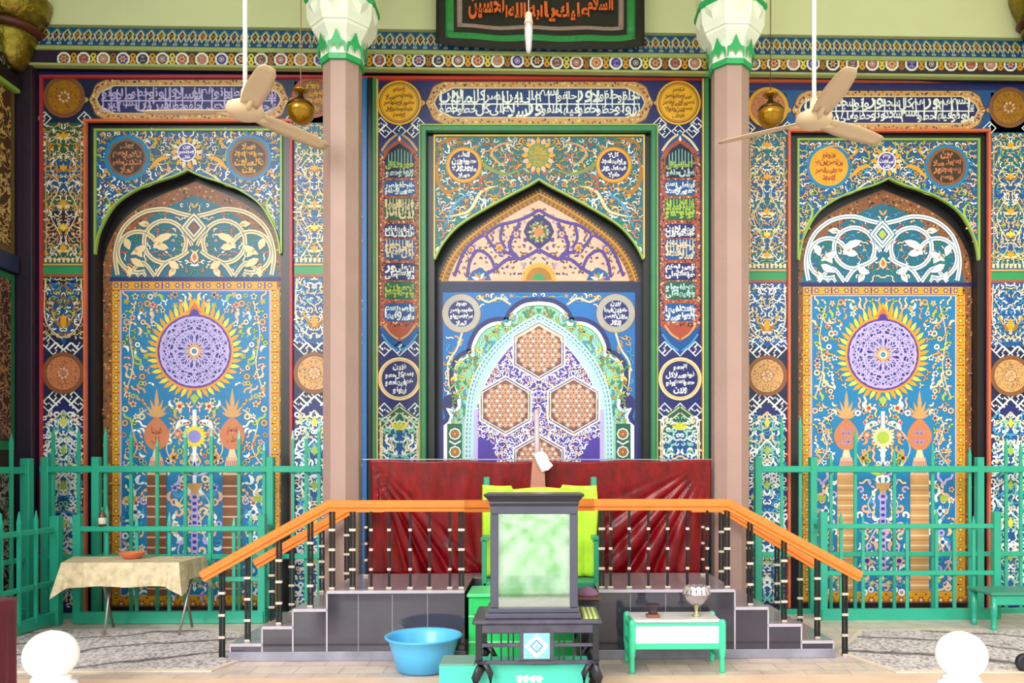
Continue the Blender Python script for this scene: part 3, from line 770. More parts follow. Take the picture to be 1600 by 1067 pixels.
# cream line inside the cartouche colours it like the photograph's dark blue
A.lay = .5
for c in (624.5, 1062.5):
    x0, x1 = c-31, c+31
    A.lay = .8
    A.poly([(x0, 238), (x0+8, 222), (c, 205), (x1-8, 222), (x1, 238), (x1, 515), (c, 556), (x0, 515)], 'blue'); A.lay = 1.1
    A.poly([(x0, 250), (x0+6, 236), (c, 214), (x1-6, 236), (x1, 250), (x1, 508), (c, 534), (x0, 508)], 'rust'); A.lay = 1.4
    # speckled brick-red ground
    for i in range(1500):
        A.disc(A.r.uniform(x0, x1), A.r.uniform(240, 510), A.r.uniform(.9, 2), A.r.choice(['sand', 'navy2', 'navy2', 'cream', 'dkbrown', 'salmon']), 4)
    A.lay = 1.8
    A.poly([(x0+8, 278), (x0+8, 248), (x0+16, 234), (c, 224), (x1-16, 234), (x1-8, 248), (x1-8, 278)], 'navy2')
    rows = [(282, 306, 'blue', 'white'), (310, 344, 'dkgreen', 'lime' if c > 842 else 'cream'), (350, 372, 'navy', 'white'), (374, 406, 'blue', 'cream'), (411, 438, 'navy', 'white'), (440, 468, 'dkgreen', 'lime' if c < 842 else 'pale'), (474, 502, 'blue', 'white')]
    for y0, y1, bg, fg in rows: A.poly([(x0+7, y0+4), (x0+12, y0), (x1-12, y0), (x1-7, y0+4), (x1-7, y1-4), (x1-12, y1), (x0+12, y1), (x0+7, y1-4)], bg)
    A.lay = 2.2
    for y0, y1, bg, fg in rows:
        script_row(A, x0+8, x1-8, y0+1, (y0+y1)/2+3, fg, bold=.045); script_row(A, x0+8, x1-8, (y0+y1)/2-2, y1-1, fg, bold=.045)
        if y1-y0 > 29:
            for i in range(9): A.rib([(x0+11+i*5, y0+1), (x0+11+i*5, y1-A.r.uniform(6, 14))], 1.3, fg)
    for i in range(8): A.rib([(x0+14+i*5, 232+abs(i-3.5)*2.6), (x0+14+i*5, 262)], 1.4, 'mint')
    script_row(A, x0+9, x1-9, 250, 266, 'lime', bold=.04); script_row(A, x0+9, x1-9, 262, 278, 'pale', bold=.04)
    for s_ in (-1, 1):
        A.rib(cr([(c+s_*3, 210), (c+s_*16, 220), (c+s_*28, 236)], 4), 3.5, 'sand' if c < 842 else 'cream')
        A.rib(cr([(c+s_*3, 548), (c+s_*16, 538), (c+s_*28, 522)], 4), 3, 'sky'); A.rib(cr([(c+s_*2, 530), (c+s_*14, 522), (c+s_*24, 508)], 4), 3, 'sand')
    A.leaf(c, 222, -pi/2, 10, 4, 'white')
    A.lay = .8
    knot_field(A, x0, 535, x1, 655, 12, c, 593, 38)
    medallion(A, c, 592, 34, 'cream', 'navy', 'white', 'script', 'sand', 4)
    A.lay = 1.2
    A.poly([(x0, 950), (x0, 654), (c, 632), (x1, 654), (x1, 950)], 'dkgreen'); A.lay = 1.5
    A.poly([(x0+7, 950), (x0+7, 690), (c, 655), (x1-7, 690), (x1-7, 950)], 'blue'); A.lay = 1.8
    A.fill(x0, 650, x1, 945, 7.4, ['white', 'cream', 'white', 'pale', 'mint'], mir=c, kinds=(0, 4, 6, 7), size=1.0, ew=1.1, wk=1.4)
    A.lay = 2.1
    for s_ in (-1, 1):
        for o_ in (0, 9): A.rib([(c+s_*1, 636+o_), (c+s_*(30-o_*.3), 658+o_), (c+s_*(30-o_*.3), 900)], 1.8, 'cream')
    for i in range(7): a = -pi/2+(i-3)*.35; A.leaf(c, 672, a, 15, 5, 'lime' if i % 2 else 'yellow')
A.lay = 1.5
for x0, x1 in ((526, 564), (1116, 1162)):
    A.fill(x0, 130, x1, 950, 7.4, ['white', 'cream', 'sand', 'sky', 'lime', 'white'], mir=(x0+x1)/2, kinds=(0, 4, 6, 7, 1), size=.9)
A.build('tile_panel', wb)
for xa, w, m, y0 in ((590, 2.5, mat('gold_line', 'e8c060'), 124), (586, 7, M_GREENF, 124), (579.5, 8, M_BLACK, 124), (571, 9, mat('blue_frame', '1465a8', rough=.4), 124),
                     (1098, 3, mat('gold_line', 'e8c060'), 124), (1103, 8, M_GREENF, 124), (1110, 7, M_BLACK, 124)):  # black strips put the shadow line at the bay edges into colour
    moulding(TLw, D, [(xa, y0), (xa, 955)], w, .025+w*.002, m, 'frame_strip', wb)
moulding(TLw, D, [(656.5, 955), (656.5, 196.5), (1026.5, 196.5), (1026.5, 955)], 3, .03, M_LIMEF, 'frame_strip', wb)
moulding(TLw, D, [(662.5, 955), (662.5, 203), (1020.5, 203), (1020.5, 955)], 9, .045, M_GREENF, 'frame_strip', wb)
moulding(TLw, D, [(64, 121), (560, 121)], 5, .03, M_RED, 'frame_strip', wb)
moulding(TLw, D, [(566, 123), (1107, 123)], 6, .03, mat('red_orange_frame', 'd0402c', rough=.45), 'frame_strip', wb)
moulding(TLw, D, [(1168, 127), (1700, 127)], 5, .03, M_ORANGE, 'frame_strip', wb)
B = Art(D+.035, None, 91)
B.poly([(679, 213), (1006, 213), (1006, 404)]+[p for p in reversed(apc)]+[(679, 404)], 'teal'); B.lay = .6
insc = top_mask(apc, CX, 163)
B.fill(681, 216, 1004, 405, 7.8, ['gold', 'olive', 'cream', 'sand', 'ochre', 'pale', 'green', 'terra', 'white'], mir=CX, inside=insc, kinds=(0, 1, 2, 4, 5, 6), size=.85, skip=.02, k2=('red', 'navy', 'gold'))
B.lay = 1.1
for s_ in (-1, 1):
    for pts, w, k in (([(20, 262), (50, 272), (80, 262), (100, 240), (84, 218)], 6, 'olive'), ([(150, 236), (160, 270), (146, 300), (120, 290)], 7, 'ochre'), ([(64, 290), (90, 300), (110, 330), (150, 340)], 5, 'cream'),
                      ([(30, 222), (60, 226), (74, 240), (60, 256), (44, 248)], 4, 'sand'), ([(120, 216), (146, 220), (160, 232)], 6, 'ochre'), ([(100, 300), (128, 316), (150, 360)], 4, 'sky'),
                      ([(76, 270), (92, 284), (84, 300)], 5, 'rust')):
        B.rib(cr([(CX+s_*x, y) for x, y in pts], 6), w, k, taper=2)
for c in (725, 959):
    B.lay = 1.5; B.disc(c, 258, 29, 'ochre', 40); B.disc(c, 258, 27, 'gold', 40); B.lay = 1.8; B.disc(c, 258, 22.5, 'navy', 36); B.lay = 2.1; script_disc(B, c, 258, 21, 'white', 4, .05)
B.lay = 1.5
for i in range(16): a = 2*pi*i/16; B.leaf(841+15*cos(a), 243+17*sin(a), a, 12, 7, 'pink' if i % 2 else 'gold')
B.lay = 1.9; B.disc(841, 243, 17, 'olive', 20, ry=19); B.lay = 2.2; script_disc(B, 841, 243, 15, 'gold', 4)
B.build('spandrel_tiles', wb)
moulding(TLw, D+.035, apc, 4, .03, M_LIMEF, 'arch_moulding', wb)
moulding(TLw, D+.035, [(679, 404), (679, 212.5), (1006, 212.5), (1006, 404)], 3, .02, mat('gold_line', 'e8c060'), 'frame_strip', wb)

N_ = Art(YN, None, 131)
N_.rect(655, 250, 1030, 960, 'black'); N_.lay = .4
outr = arch_pts(CX, 292, 160, 148, [(1, 1), (.92, .78), (.767, .556), (.52, .343), (.264, .16), (.1, .06), (0, 0)])
midr = arch_pts(CX, 302, 152, 138, [(1, 1), (.92, .78), (.767, .556), (.52, .343), (.264, .16), (.1, .06), (0, 0)])
innr = arch_pts(CX, 313, 142, 126, [(1, 1), (.92, .78), (.767, .556), (.52, .343), (.264, .16), (.1, .06), (0, 0)])
N_.poly(outr+[(CX+160, 440), (CX-160, 440)], 'dkbrown'); N_.lay = .8
def along(pts, st):
    out = []; acc = 0
    for (xa, ya), (xb, yb) in zip(pts[:-1], pts[1:]):
        d = hypot(xb-xa, yb-ya); t = -acc
        while t+st <= d: t += st; out.append((xa+(xb-xa)*t/d, ya+(yb-ya)*t/d, atan2(yb-ya, xb-xa)))
        acc = d-t
    return out
for x, y, a in along(outr, 6): N_.leaf(x+4*cos(a+pi/2), y+4*sin(a+pi/2)+2, a, 5, 5, 'ochre')
N_.poly(midr+[(CX+152, 440), (CX-152, 440)], 'ochre'); N_.lay = 1.1
N_.rib(midr, 1.5, 'gold')
for x, y, a in along(midr, 7.5):
    q = a+pi/2; N_.rib([(x+3*cos(q), y+3*sin(q)), (x+9*cos(q), y+9*sin(q))], 1.6, 'dkbrown')
N_.rib([(x, y+1.5) for x, y in innr], 2, 'dkbrown')
N_.lay = 1.5; N_.poly(innr+[(CX+142, 439), (CX-142, 439)], 'pink'); N_.lay = 1.9
# purple vine net on the pink tympanum
insi = top_mask(innr, CX, 142, 0)
inn2 = lambda x, y: abs(x-CX) < 138 and not insi(x, y-6) and y < 434 and hypot(x-CX, y-362) > 24
N_.fill(704, 325, 982, 434, 9, ['purple', 'brown', 'navy', 'rust', 'ochre', 'lilac'], mir=CX, inside=inn2, kinds=(0, 4, 6, 7), size=.42, skip=.1)
N_.lay = 2.2
for s_ in (-1, 1):
    for pts, w in (([(0, 328), (20, 340), (44, 348), (62, 352), (80, 364), (100, 376), (118, 396), (132, 432)], 3.5), ([(0, 390), (18, 400), (32, 404), (46, 384), (36, 362), (30, 348)], 4),
                   ([(32, 404), (50, 406), (68, 420), (92, 434)], 4), ([(32, 404), (46, 396), (66, 390), (78, 376), (84, 366)], 3.5), ([(68, 420), (78, 400), (96, 392), (108, 410), (112, 434)], 3.5),
                   ([(0, 388), (14, 376), (24, 374)], 3), ([(56, 352), (60, 372), (52, 388)], 3)):
        pp = cr([(CX+s_*x, y) for x, y in pts], 5); N_.rib(pp, w+1.5, 'dkbrown'); N_.lay += .2; N_.rib(pp, w, 'purple'); N_.lay -= .2
    N_.lay += .5
    for x, y, q, k in ((36, 366, 7, 'pink'), (62, 388, 9, 'gold'), (106, 390, 7, 'gold'), (84, 366, 5, 'ochre')): N_.ring(CX+s_*x, y, q-2, q, 'purple', 14); N_.flower(CX+s_*x, y, q-1.5, 6, k, 'ochre')
    N_.poly([(CX+s_*74, 438), (CX+s_*80, 426), (CX+s_*92, 418), (CX+s_*104, 424), (CX+s_*112, 438)], 'blue'); N_.lay += .2
    for q in range(5): N_.leaf(CX+s_*93, 437, -pi*(q+.5)/5, 13, 5, ('terra', 'white', 'green')[q % 3])
    N_.lay -= .7
N_.lay = 2.8
N_.poly([(CX-24, 362), (CX-18, 348), (CX, 334), (CX+18, 348), (CX+24, 362), (CX+16, 378), (CX, 388), (CX-16, 378)], 'navy'); N_.lay += .3; N_.flower(CX, 363, 19, 10, 'olive', 'terra'); N_.lay += .5
for i in range(26): a = 2*pi*i/26; N_.disc(CX+(9+5*(i % 2))*cos(a), 363+(9+5*(i % 2))*sin(a), 2, ('dkgreen', 'pink', 'gold')[i % 3], 5)
N_.lay = 2.8
for i in range(15): a = -pi*(i+.5)/15; N_.leaf(CX+16*cos(a), 438+16*sin(a), a, 13, 6, 'gold')
N_.lay = 3.1
N_.put([(CX+20*cos(-pi*i/20), 438+20*sin(-pi*i/20)) for i in range(21)], [tuple(range(21))], 'ochre'); N_.lay += .3
N_.put([(CX+10*cos(-pi*i/20), 438+10*sin(-pi*i/20)) for i in range(21)], [tuple(range(21))], 'green')
# door-like blue panel with the foiled white arch
N_.lay = 1; N_.rect(690, 440, 996, 458, 'navy2'); N_.rect(684, 440, 692, 955, 'navy2'); N_.rect(992, 440, 1001, 955, 'navy2'); N_.lay = 1.4
N_.rect(692, 457, 992, 950, 'door'); N_.lay = 1.7
foil = [(842, 473)]
def lobe(x0, y0, x1, y1, bul, n=9):
    out = []; mx_, my = (x0+x1)/2, (y0+y1)/2; d = hypot(x1-x0, y1-y0); nx, ny = (y1-y0)/d, -(x1-x0)/d
    for i in range(1, n+1):
        t = i/n; b = sin(pi*t)**.8*bul; out.append((x0+(x1-x0)*t+nx*b, y0+(y1-y0)*t+ny*b))
    return out
half = cr([(842, 474), (820, 477), (803, 489), (795, 507)], 4)
half += cr([(795, 507), (780, 505), (764, 509), (750, 520), (740, 540), (740, 555)], 4)[1:]
half += cr([(740, 555), (726, 558), (714, 572), (712, 595), (716, 615), (718, 636)], 4)[1:]
half += [(712, 642), (699, 639), (706, 650), (703, 660), (696, 665), (696, 955)]
def sc(pts, g):   # offset copies outward from the middle line
    out = []
    n = len(pts)
    for i in range(n):
        a = pts[max(i-1, 0)]; b = pts[min(i+1, n-1)]; dx, dy = b[0]-a[0], b[1]-a[1]; d = hypot(dx, dy) or 1
        out.append((pts[i][0]+dy/d*g, pts[i][1]-dx/d*g))
    return out
full = lambda h: list(h)+[(2*CX-x, y) for x, y in reversed(h)]
N_.fill(694, 460, 990, 500, 8, ['cream', 'sky', 'sand', 'white'], mir=CX, inside=lambda x, y: y < 466+max(0, abs(x-CX)-40)*.3 and abs(x-CX) < 96, kinds=(0, 2, 4, 6, 1), size=.75, skip=.05)
N_.fill(694, 524, 740, 632, 9, ['cream', 'sand', 'white', 'sky'], inside=lambda x, y: x < 722-(y-524)*.14, kinds=(0, 2, 4, 6), size=.75, skip=.2)
N_.fill(944, 524, 990, 632, 9, ['cream', 'sand', 'white', 'sky'], inside=lambda x, y: x > 962+(y-524)*.14, kinds=(0, 2, 4, 6), size=.75, skip=.2)
N_.lay = 2
for s_ in (-1, 1):
    N_.rib(cr([(CX+s_*95, 462), (CX+s_*80, 472), (CX+s_*62, 466), (CX+s_*44, 476)], 5), 3, 'cream')
    N_.rib(cr([(CX+s_*120, 520), (CX+s_*128, 545), (CX+s_*142, 570), (CX+s_*138, 610)], 5), 3, 'cream')
    N_.disc(CX+s_*138, 628, 12, 'navy', 20)
h3 = [p for p in half]
N_.lay = 2.3
pn = full(half)
N_.rib([p for p in reversed(sc(half, -5.5))], 9, 'navy'); N_.rib([(2*CX-x, y) for x, y in sc(half, -5.5)], 9, 'navy')
N_.lay = 2.6; N_.poly(pn, 'mint'); N_.lay = 2.9
N_.rib(half, 5.5, 'white'); N_.rib([(2*CX-x, y) for x, y in half], 5.5, 'white'); N_.lay = 3.2
for s_ in (-1, 1):
    N_.rib([(CX+s_*(842-x), y) for x, y in sc(half, 3.6)][:-1], 1.2, 'green')
infoil = lambda x, y: y > 480+max(0, abs(x-CX)-45)*1.0
N_.fill(704, 480, 980, 660, 9, ['lime', 'green', 'pale', 'yellow', 'sky', 'olive'], mir=CX, inside=lambda x, y: y > 484+max(0, abs(x-CX)-40)*.95 and y < 700, kinds=(0, 1, 2, 4, 6), size=.8, skip=.03)
for s_ in (-1, 1):
    N_.rect(CX+s_*122-14, 655, CX+s_*122+20, 950, 'green') if 0 else None
    N_.lay = 3.3; N_.rect(min(CX+s_*143, CX+s_*120), 662, max(CX+s_*143, CX+s_*120), 950, 'dkgreen'); N_.lay = 3.6
    for i in range(7):
        yy = 678+i*28; N_.ring(CX+s_*131, yy, 7.5, 9.5, 'white', 8); N_.disc(CX+s_*131, yy, 6.5, 'ochre', 8); N_.flower(CX+s_*131, yy, 5.5, 6, 'rust', 'sand')
        N_.rib([(CX+s_*131-9, yy+11), (CX+s_*131, yy+16), (CX+s_*131+9, yy+11)], 2.4, 'white')
# pointed lace arch
lace = cr([(725, 720), (726, 665), (732, 610), (750, 568), (775, 536), (806, 510), (842, 490)], 6)
lf = [(725, 950)]+lace+[(2*CX-x, y) for x, y in reversed(lace[:-1])]+[(2*CX-725, 950)]
N_.lay = 4; N_.poly(lf, 'pale'); N_.lay = 4.3
for x, y, a in along(lf, 7):
    q = a+pi/2
    for o_ in (4, 9): N_.rib([(x+o_*cos(q)-2*cos(a), y+o_*sin(q)-2*sin(a)), (x+o_*cos(q)+2*cos(a), y+o_*sin(q)+2*sin(a))], 1.5, 'teal' if o_ == 4 else 'sky')
li = cr([(742, 720), (743, 668), (750, 622), (766, 584), (790, 550), (815, 526), (842, 508)], 6)
lif = [(742, 950)]+li+[(2*CX-x, y) for x, y in reversed(li[:-1])]+[(2*CX-742, 950)]
N_.lay = 4.7; N_.poly(lif, 'purple'); N_.lay = 5; N_.rib(lif, 2, 'white')
hexc = [(842, 548), (790, 634), (896, 634), (842, 724), (738, 720), (948, 720), (790, 812), (896, 812)]
def inl(x, y):
    for (xa, ya), (xb, yb) in zip(lif[:-1], lif[1:]):
        if xa <= x <= xb and xb > xa: return y > ya+(yb-ya)*(x-xa)/(xb-xa)+3
    return 744 < x < 940 and y > 720
N_.fill(744, 512, 940, 945, 5.6, ['white', 'lilac', 'white', 'pink', 'white', 'cream'], mir=CX, inside=lambda x, y: inl(x, y) and all(hypot(x-a, y-b) > 40 for a, b in hexc), kinds=(0, 3, 4, 6, 7), size=.9, ol='purple')
N_.lay = 5.3
for hx, hy in hexc:
    hp = lambda q: [(hx+q*cos(pi/6+pi/3*i), hy+q*sin(pi/6+pi/3*i)) for i in range(6)]
    if hx in (738, 948): continue
    for q, w, k in ((46, 3, 'white'), (41.5, 2.4, 'cream')): N_.rib(hp(q), w, k, closed=True)
    N_.lay += .3; N_.fan((hx, hy), hp(38.5), 'brown'); N_.rib(hp(44), 1, 'navy', closed=True); N_.lay += .3
    for i in range(-5, 6):
        for j in range(-5, 6):
            x = hx+i*8.6+(j % 2)*4.3; y = hy+j*7.4
            if max(abs(x-hx), abs(x-hx)*.5+abs(y-hy)*.866) < 32:
                N_.ring(x, y, 3.1, 4.2, 'pink', 6); N_.disc(x, y, 2.1, 'white' if (i+j) % 2 else 'pink', 6)
    N_.lay -= .6
N_.lay = 6
for s_ in (-1, 1): N_.rect(CX+s_*98-3, 640, CX+s_*98+3, 950, 'lilac')
# corner medallions
for c in (721, 962):
    N_.lay = 3.4; N_.disc(c, 490, 30, 'sand', 40); N_.disc(c, 490, 28.5, 'grey', 40); N_.lay = 3.7; N_.disc(c, 490, 20.5, 'navy', 30); N_.lay = 4; script_disc(N_, c, 490, 19.5, 'white', 4, .05)
N_.build('niche_tiles', wb)

# ------------------------------------------------------------------ cornice
def wx(px, Y=D): return P(px, PPY, Y).x
def wz(py, Y=D, px=842): return P(px, py, Y).z
def hbar(name, y0, y1, Ya, m, parent, x0=None, x1=None, Yb=D):
    return box(name, x0 if x0 is not None else XL, x1 if x1 is not None else XR, Ya, Yb, wz(y1, Ya), wz(y0, Ya), m, parent, bev=.006)
corn = hbar('trim_1', 86, 108, D-.11, mat('plum_band', '2c1a3a', rough=.4), None); corn['kind'] = 'structure'
hbar('moulding', 80, 86.5, D-.135, mat('olive_moulding', 'a8b070', rough=.4), corn)
hbar('moulding', 107, 111, D-.13, mat('olive_moulding', 'a8b070'), corn)
hbar('soffit_shade', 111, 117, D-.06, M_BLACK, corn)  # black bar paints the shadow lying under the cornice
hbar('moulding', 48.5, 52.5, D-.05, mat('drab_moulding', '8d8a60', rough=.5), corn)
hbar('plaster_band', -90, 49, D-.04, M_PALE, corn)
# coved blue band, leaning out at the foot
m_ = MB(); za, zb = wz(51, D-.02), wz(80.5, D-.12)
m_.add([(XL, D-.12, zb), (XR, D-.12, zb), (XR, D-.03, za), (XL, D-.03, za), (XL, D, zb), (XR, D, zb)], [(0, 1, 2, 3), (0, 4, 5, 1)])
m_.build('cove', pm('blue'), corn)
class Slant(Art):
    """art on the leaning band: s = distance along (m), t = 0 foot .. 1 top"""
    def put(s, pts, faces, k):
        s.n += 1; o = len(s.v); e = .003+s.lay*.002
        for x, t in pts: s.v.append((x, D-.12+.09*t-e, zb+(za-zb)*t))
        s.f += [tuple(i+o for i in f) for f in faces]; s.m += [s.mi(k)]*len(faces)
A = Slant(D)
x = XL+.18; i = 0
pw = .108
while x < XR-.1:
    a = [(x-pw*.5, .12), (x, .72), (x+pw*.5, .12)]
    def rb(pts, w, k, closed=False):   # ribbon with metric width
        sc_ = (za-zb); q = [(p[0]/sc_, p[1]) for p in pts]; n0 = len(A.v); Art.rib(A, q, w, k, closed)
        A.v[n0:] = [(v[0]*sc_, v[1], v[2]) for v in A.v[n0:]]
    A.lay = 0
    rb([(x-pw*.5, .55), (x, .95), (x+pw*.5, .55)], .1, 'blue2'); A.lay = .5
    rb([(x-pw*.62, .05), (x, .8), (x+pw*.62, .05)], .1, 'cream'); A.lay = .8
    d = [(x-pw*.36, .55), (x, .78), (x+pw*.36, .55), (x, .22)]
    A.put(d, [(0, 1, 2, 3)], ('brown', 'dkbrown', 'navy', 'navy')[i % 4]); A.lay = 1.1
    rb(d, .085, 'cream', True)
    rb([(x-pw*.15, .6), (x, .48), (x+pw*.15, .6)], .04, 'sand' if i % 3 else 'lime')
    rb([(x-pw*.5, .02), (x-pw*.42, .2), (x-pw*.5, .34), (x-pw*.58, .2)], .05, 'sky', True)
    A.put([(x-pw*.62, 1), (x-pw*.38, 1), (x-pw*.5, .86)], [(0, 1, 2)], 'pale')
    x += pw; i += 1
A.build('chain_pattern', corn)
# row of white octagons and gold knots
A = Art(D-.11, None, 5)
x = 100; i = 0
while x < 1700:
    y = 96.5+(x-842)*.0045; y += (-1.2 if x < 842 else 1.2)
    A.lay = 0; A.disc(x, y, 11.2, 'white', 8, pi/8); A.flower(x, y, 11.6, 8, 'white', 'white'); A.lay = .6; A.disc(x, y, 8, ('brown', 'purple', 'rust', 'dkbrown', 'terra')[i*7 % 5], 8, pi/8); A.lay = 1
    if i % 3 == 0: A.flower(x, y, 6.4, 6, 'pink', 'rust')
    elif i % 3 == 1: script_disc(A, x, y, 6, 'lilac', 2)
    else: A.ring(x, y, 3, 4.6, 'lilac', 10); A.disc(x, y, 2, 'cream', 6)
    A.lay = 0; k = ('gold', 'yellow', 'ochre', 'gold')[i % 4]
    A.disc(x+15.3, y-5, 4.6, k, 9); A.disc(x+15.3, y+5, 4.6, k, 9); A.rect(x+13.2, y-5, x+17.4, y+5, k); A.lay = .5
    A.disc(x+15.3, y-5, 1.9, 'dkbrown', 7); A.disc(x+15.3, y+5, 1.9, 'rust', 7)
    x += 30.8; i += 1
A.build('rosette_row', corn)

# ------------------------------------------------------------------ left side wall panels
def side_plane(name, y0, y1, z0, z1, m, out=.03): return box(name, XL, XL+out, y0, y1, z0, z1, m, wl, bev=.003)
def damask(name, c0, c1, sc=14, r=.35, metal=0):
    m = bpy.data.materials.new(name); m.use_nodes = True; nt = m.node_tree; N = nt.nodes; L = nt.links; b = N['Principled BSDF']
    tc = N.new('ShaderNodeTexCoord'); vo = N.new('ShaderNodeTexVoronoi'); vo.feature = 'DISTANCE_TO_EDGE'; vo.inputs['Scale'].default_value = sc
    no = N.new('ShaderNodeTexNoise'); no.inputs['Scale'].default_value = sc*.5; no.inputs['Distortion'].default_value = 2.5
    L.new(tc.outputs['Object'], no.inputs['Vector'])
    ad = N.new('ShaderNodeMixRGB'); ad.blend_type = 'ADD'; ad.inputs[0].default_value = .35; L.new(tc.outputs['Object'], ad.inputs[1]); L.new(no.outputs['Color'], ad.inputs[2]); L.new(ad.outputs[0], vo.inputs['Vector'])
    rp = N.new('ShaderNodeValToRGB'); rp.color_ramp.elements[0].position = .05; rp.color_ramp.elements[1].position = .09
    rp.color_ramp.elements[0].color = srgb(c1); rp.color_ramp.elements[1].color = srgb(c0)
    L.new(vo.outputs['Distance'], rp.inputs[0]); L.new(rp.outputs[0], b.inputs['Base Color']); b.inputs['Roughness'].default_value = r; b.inputs['Metallic'].default_value = metal
    return m
M_GOLDT = damask('gilded_carving', '4a3312', 'd8b45a', 16, .35)
box('corner_post', XL, XL+.17, D-.12, D, 0, 5.75, mat('dark_purple_post', '2a1e30', rough=.3), wl)
side_plane('carved_panel', 6.9, 7.98, wz(400), wz(168), damask('brown_carving', '4a2c18', 'c8a060', 7)); side_plane('panel_frame', 6.8, 8.06, wz(412), wz(150), mat('brown_gold', '6a5528', rough=.4), .015)
side_plane('carved_panel', 6.9, 7.98, wz(690), wz(450), damask('red_brown_carving', '3a2019', 'a07050', 8)); side_plane('panel_frame', 6.8, 8.06, wz(705), wz(440), mat('dark_green_frame', '1f6f44', rough=.4), .015)
side_plane('carved_panel', 6.9, 7.98, wz(955), wz(740), damask('silver_carving', '1d1a18', 'b8b0a0', 9))
side_plane('carved_panel', 6.9, 7.98, wz(135), wz(92), damask('silver_black_carving', '17171a', 'a8a8b0', 9))
side_plane('beam', 4.8, 8.06, wz(438), wz(412), M_NAVYF, .06); side_plane('beam', 4.8, 8.06, wz(160), wz(142), M_BLACK, .08)
side_plane('moulding', 4.8, 8.06, wz(166), wz(160), M_LIMEF, .07)
# gilded corner brackets
def bracket(x, sx, label, py):
    zt = wz(py[0], 7.9); zm = wz(py[1], 8.0)
    g = wl if sx > 0 else wb
    gold = mat('gilded_leaf', '8a7428', rough=.25, metal=.75, var=.45, scale=14, bump=1, bscale=26)
    prof = [(.10, zm), (.16, zm+.1), (.2, zm+.22), (.24, zm+.3), (.245, zm+.34)]
    MB().lathe((x, 8.0, 0), prof, 16, 0).build('capital_bell', gold, g, True)
    MB().lathe((x, 8.0, 0), [(.25, zm+.34), (.29, zm+.37), (.29, zm+.40), (.25, zm+.43)], 16).build('ring_moulding', mat('dark_red_band', '5a1f18', rough=.35), g, True)
    MB().lathe((x, 8.0, 0), [(.27, zm+.43), (.33, zm+.55), (.36, zm+.66), (.36, zm+.72), (.32, zm+.76)], 16).build('capital_abacus', gold, g, True)
bracket(XL+.02, 1, 'gilded carved capital high in the left corner of the hall', (0, 118))
bracket(XR-.37, -1, 'gilded carved capital at the far right end of the cornice', (0, 80))

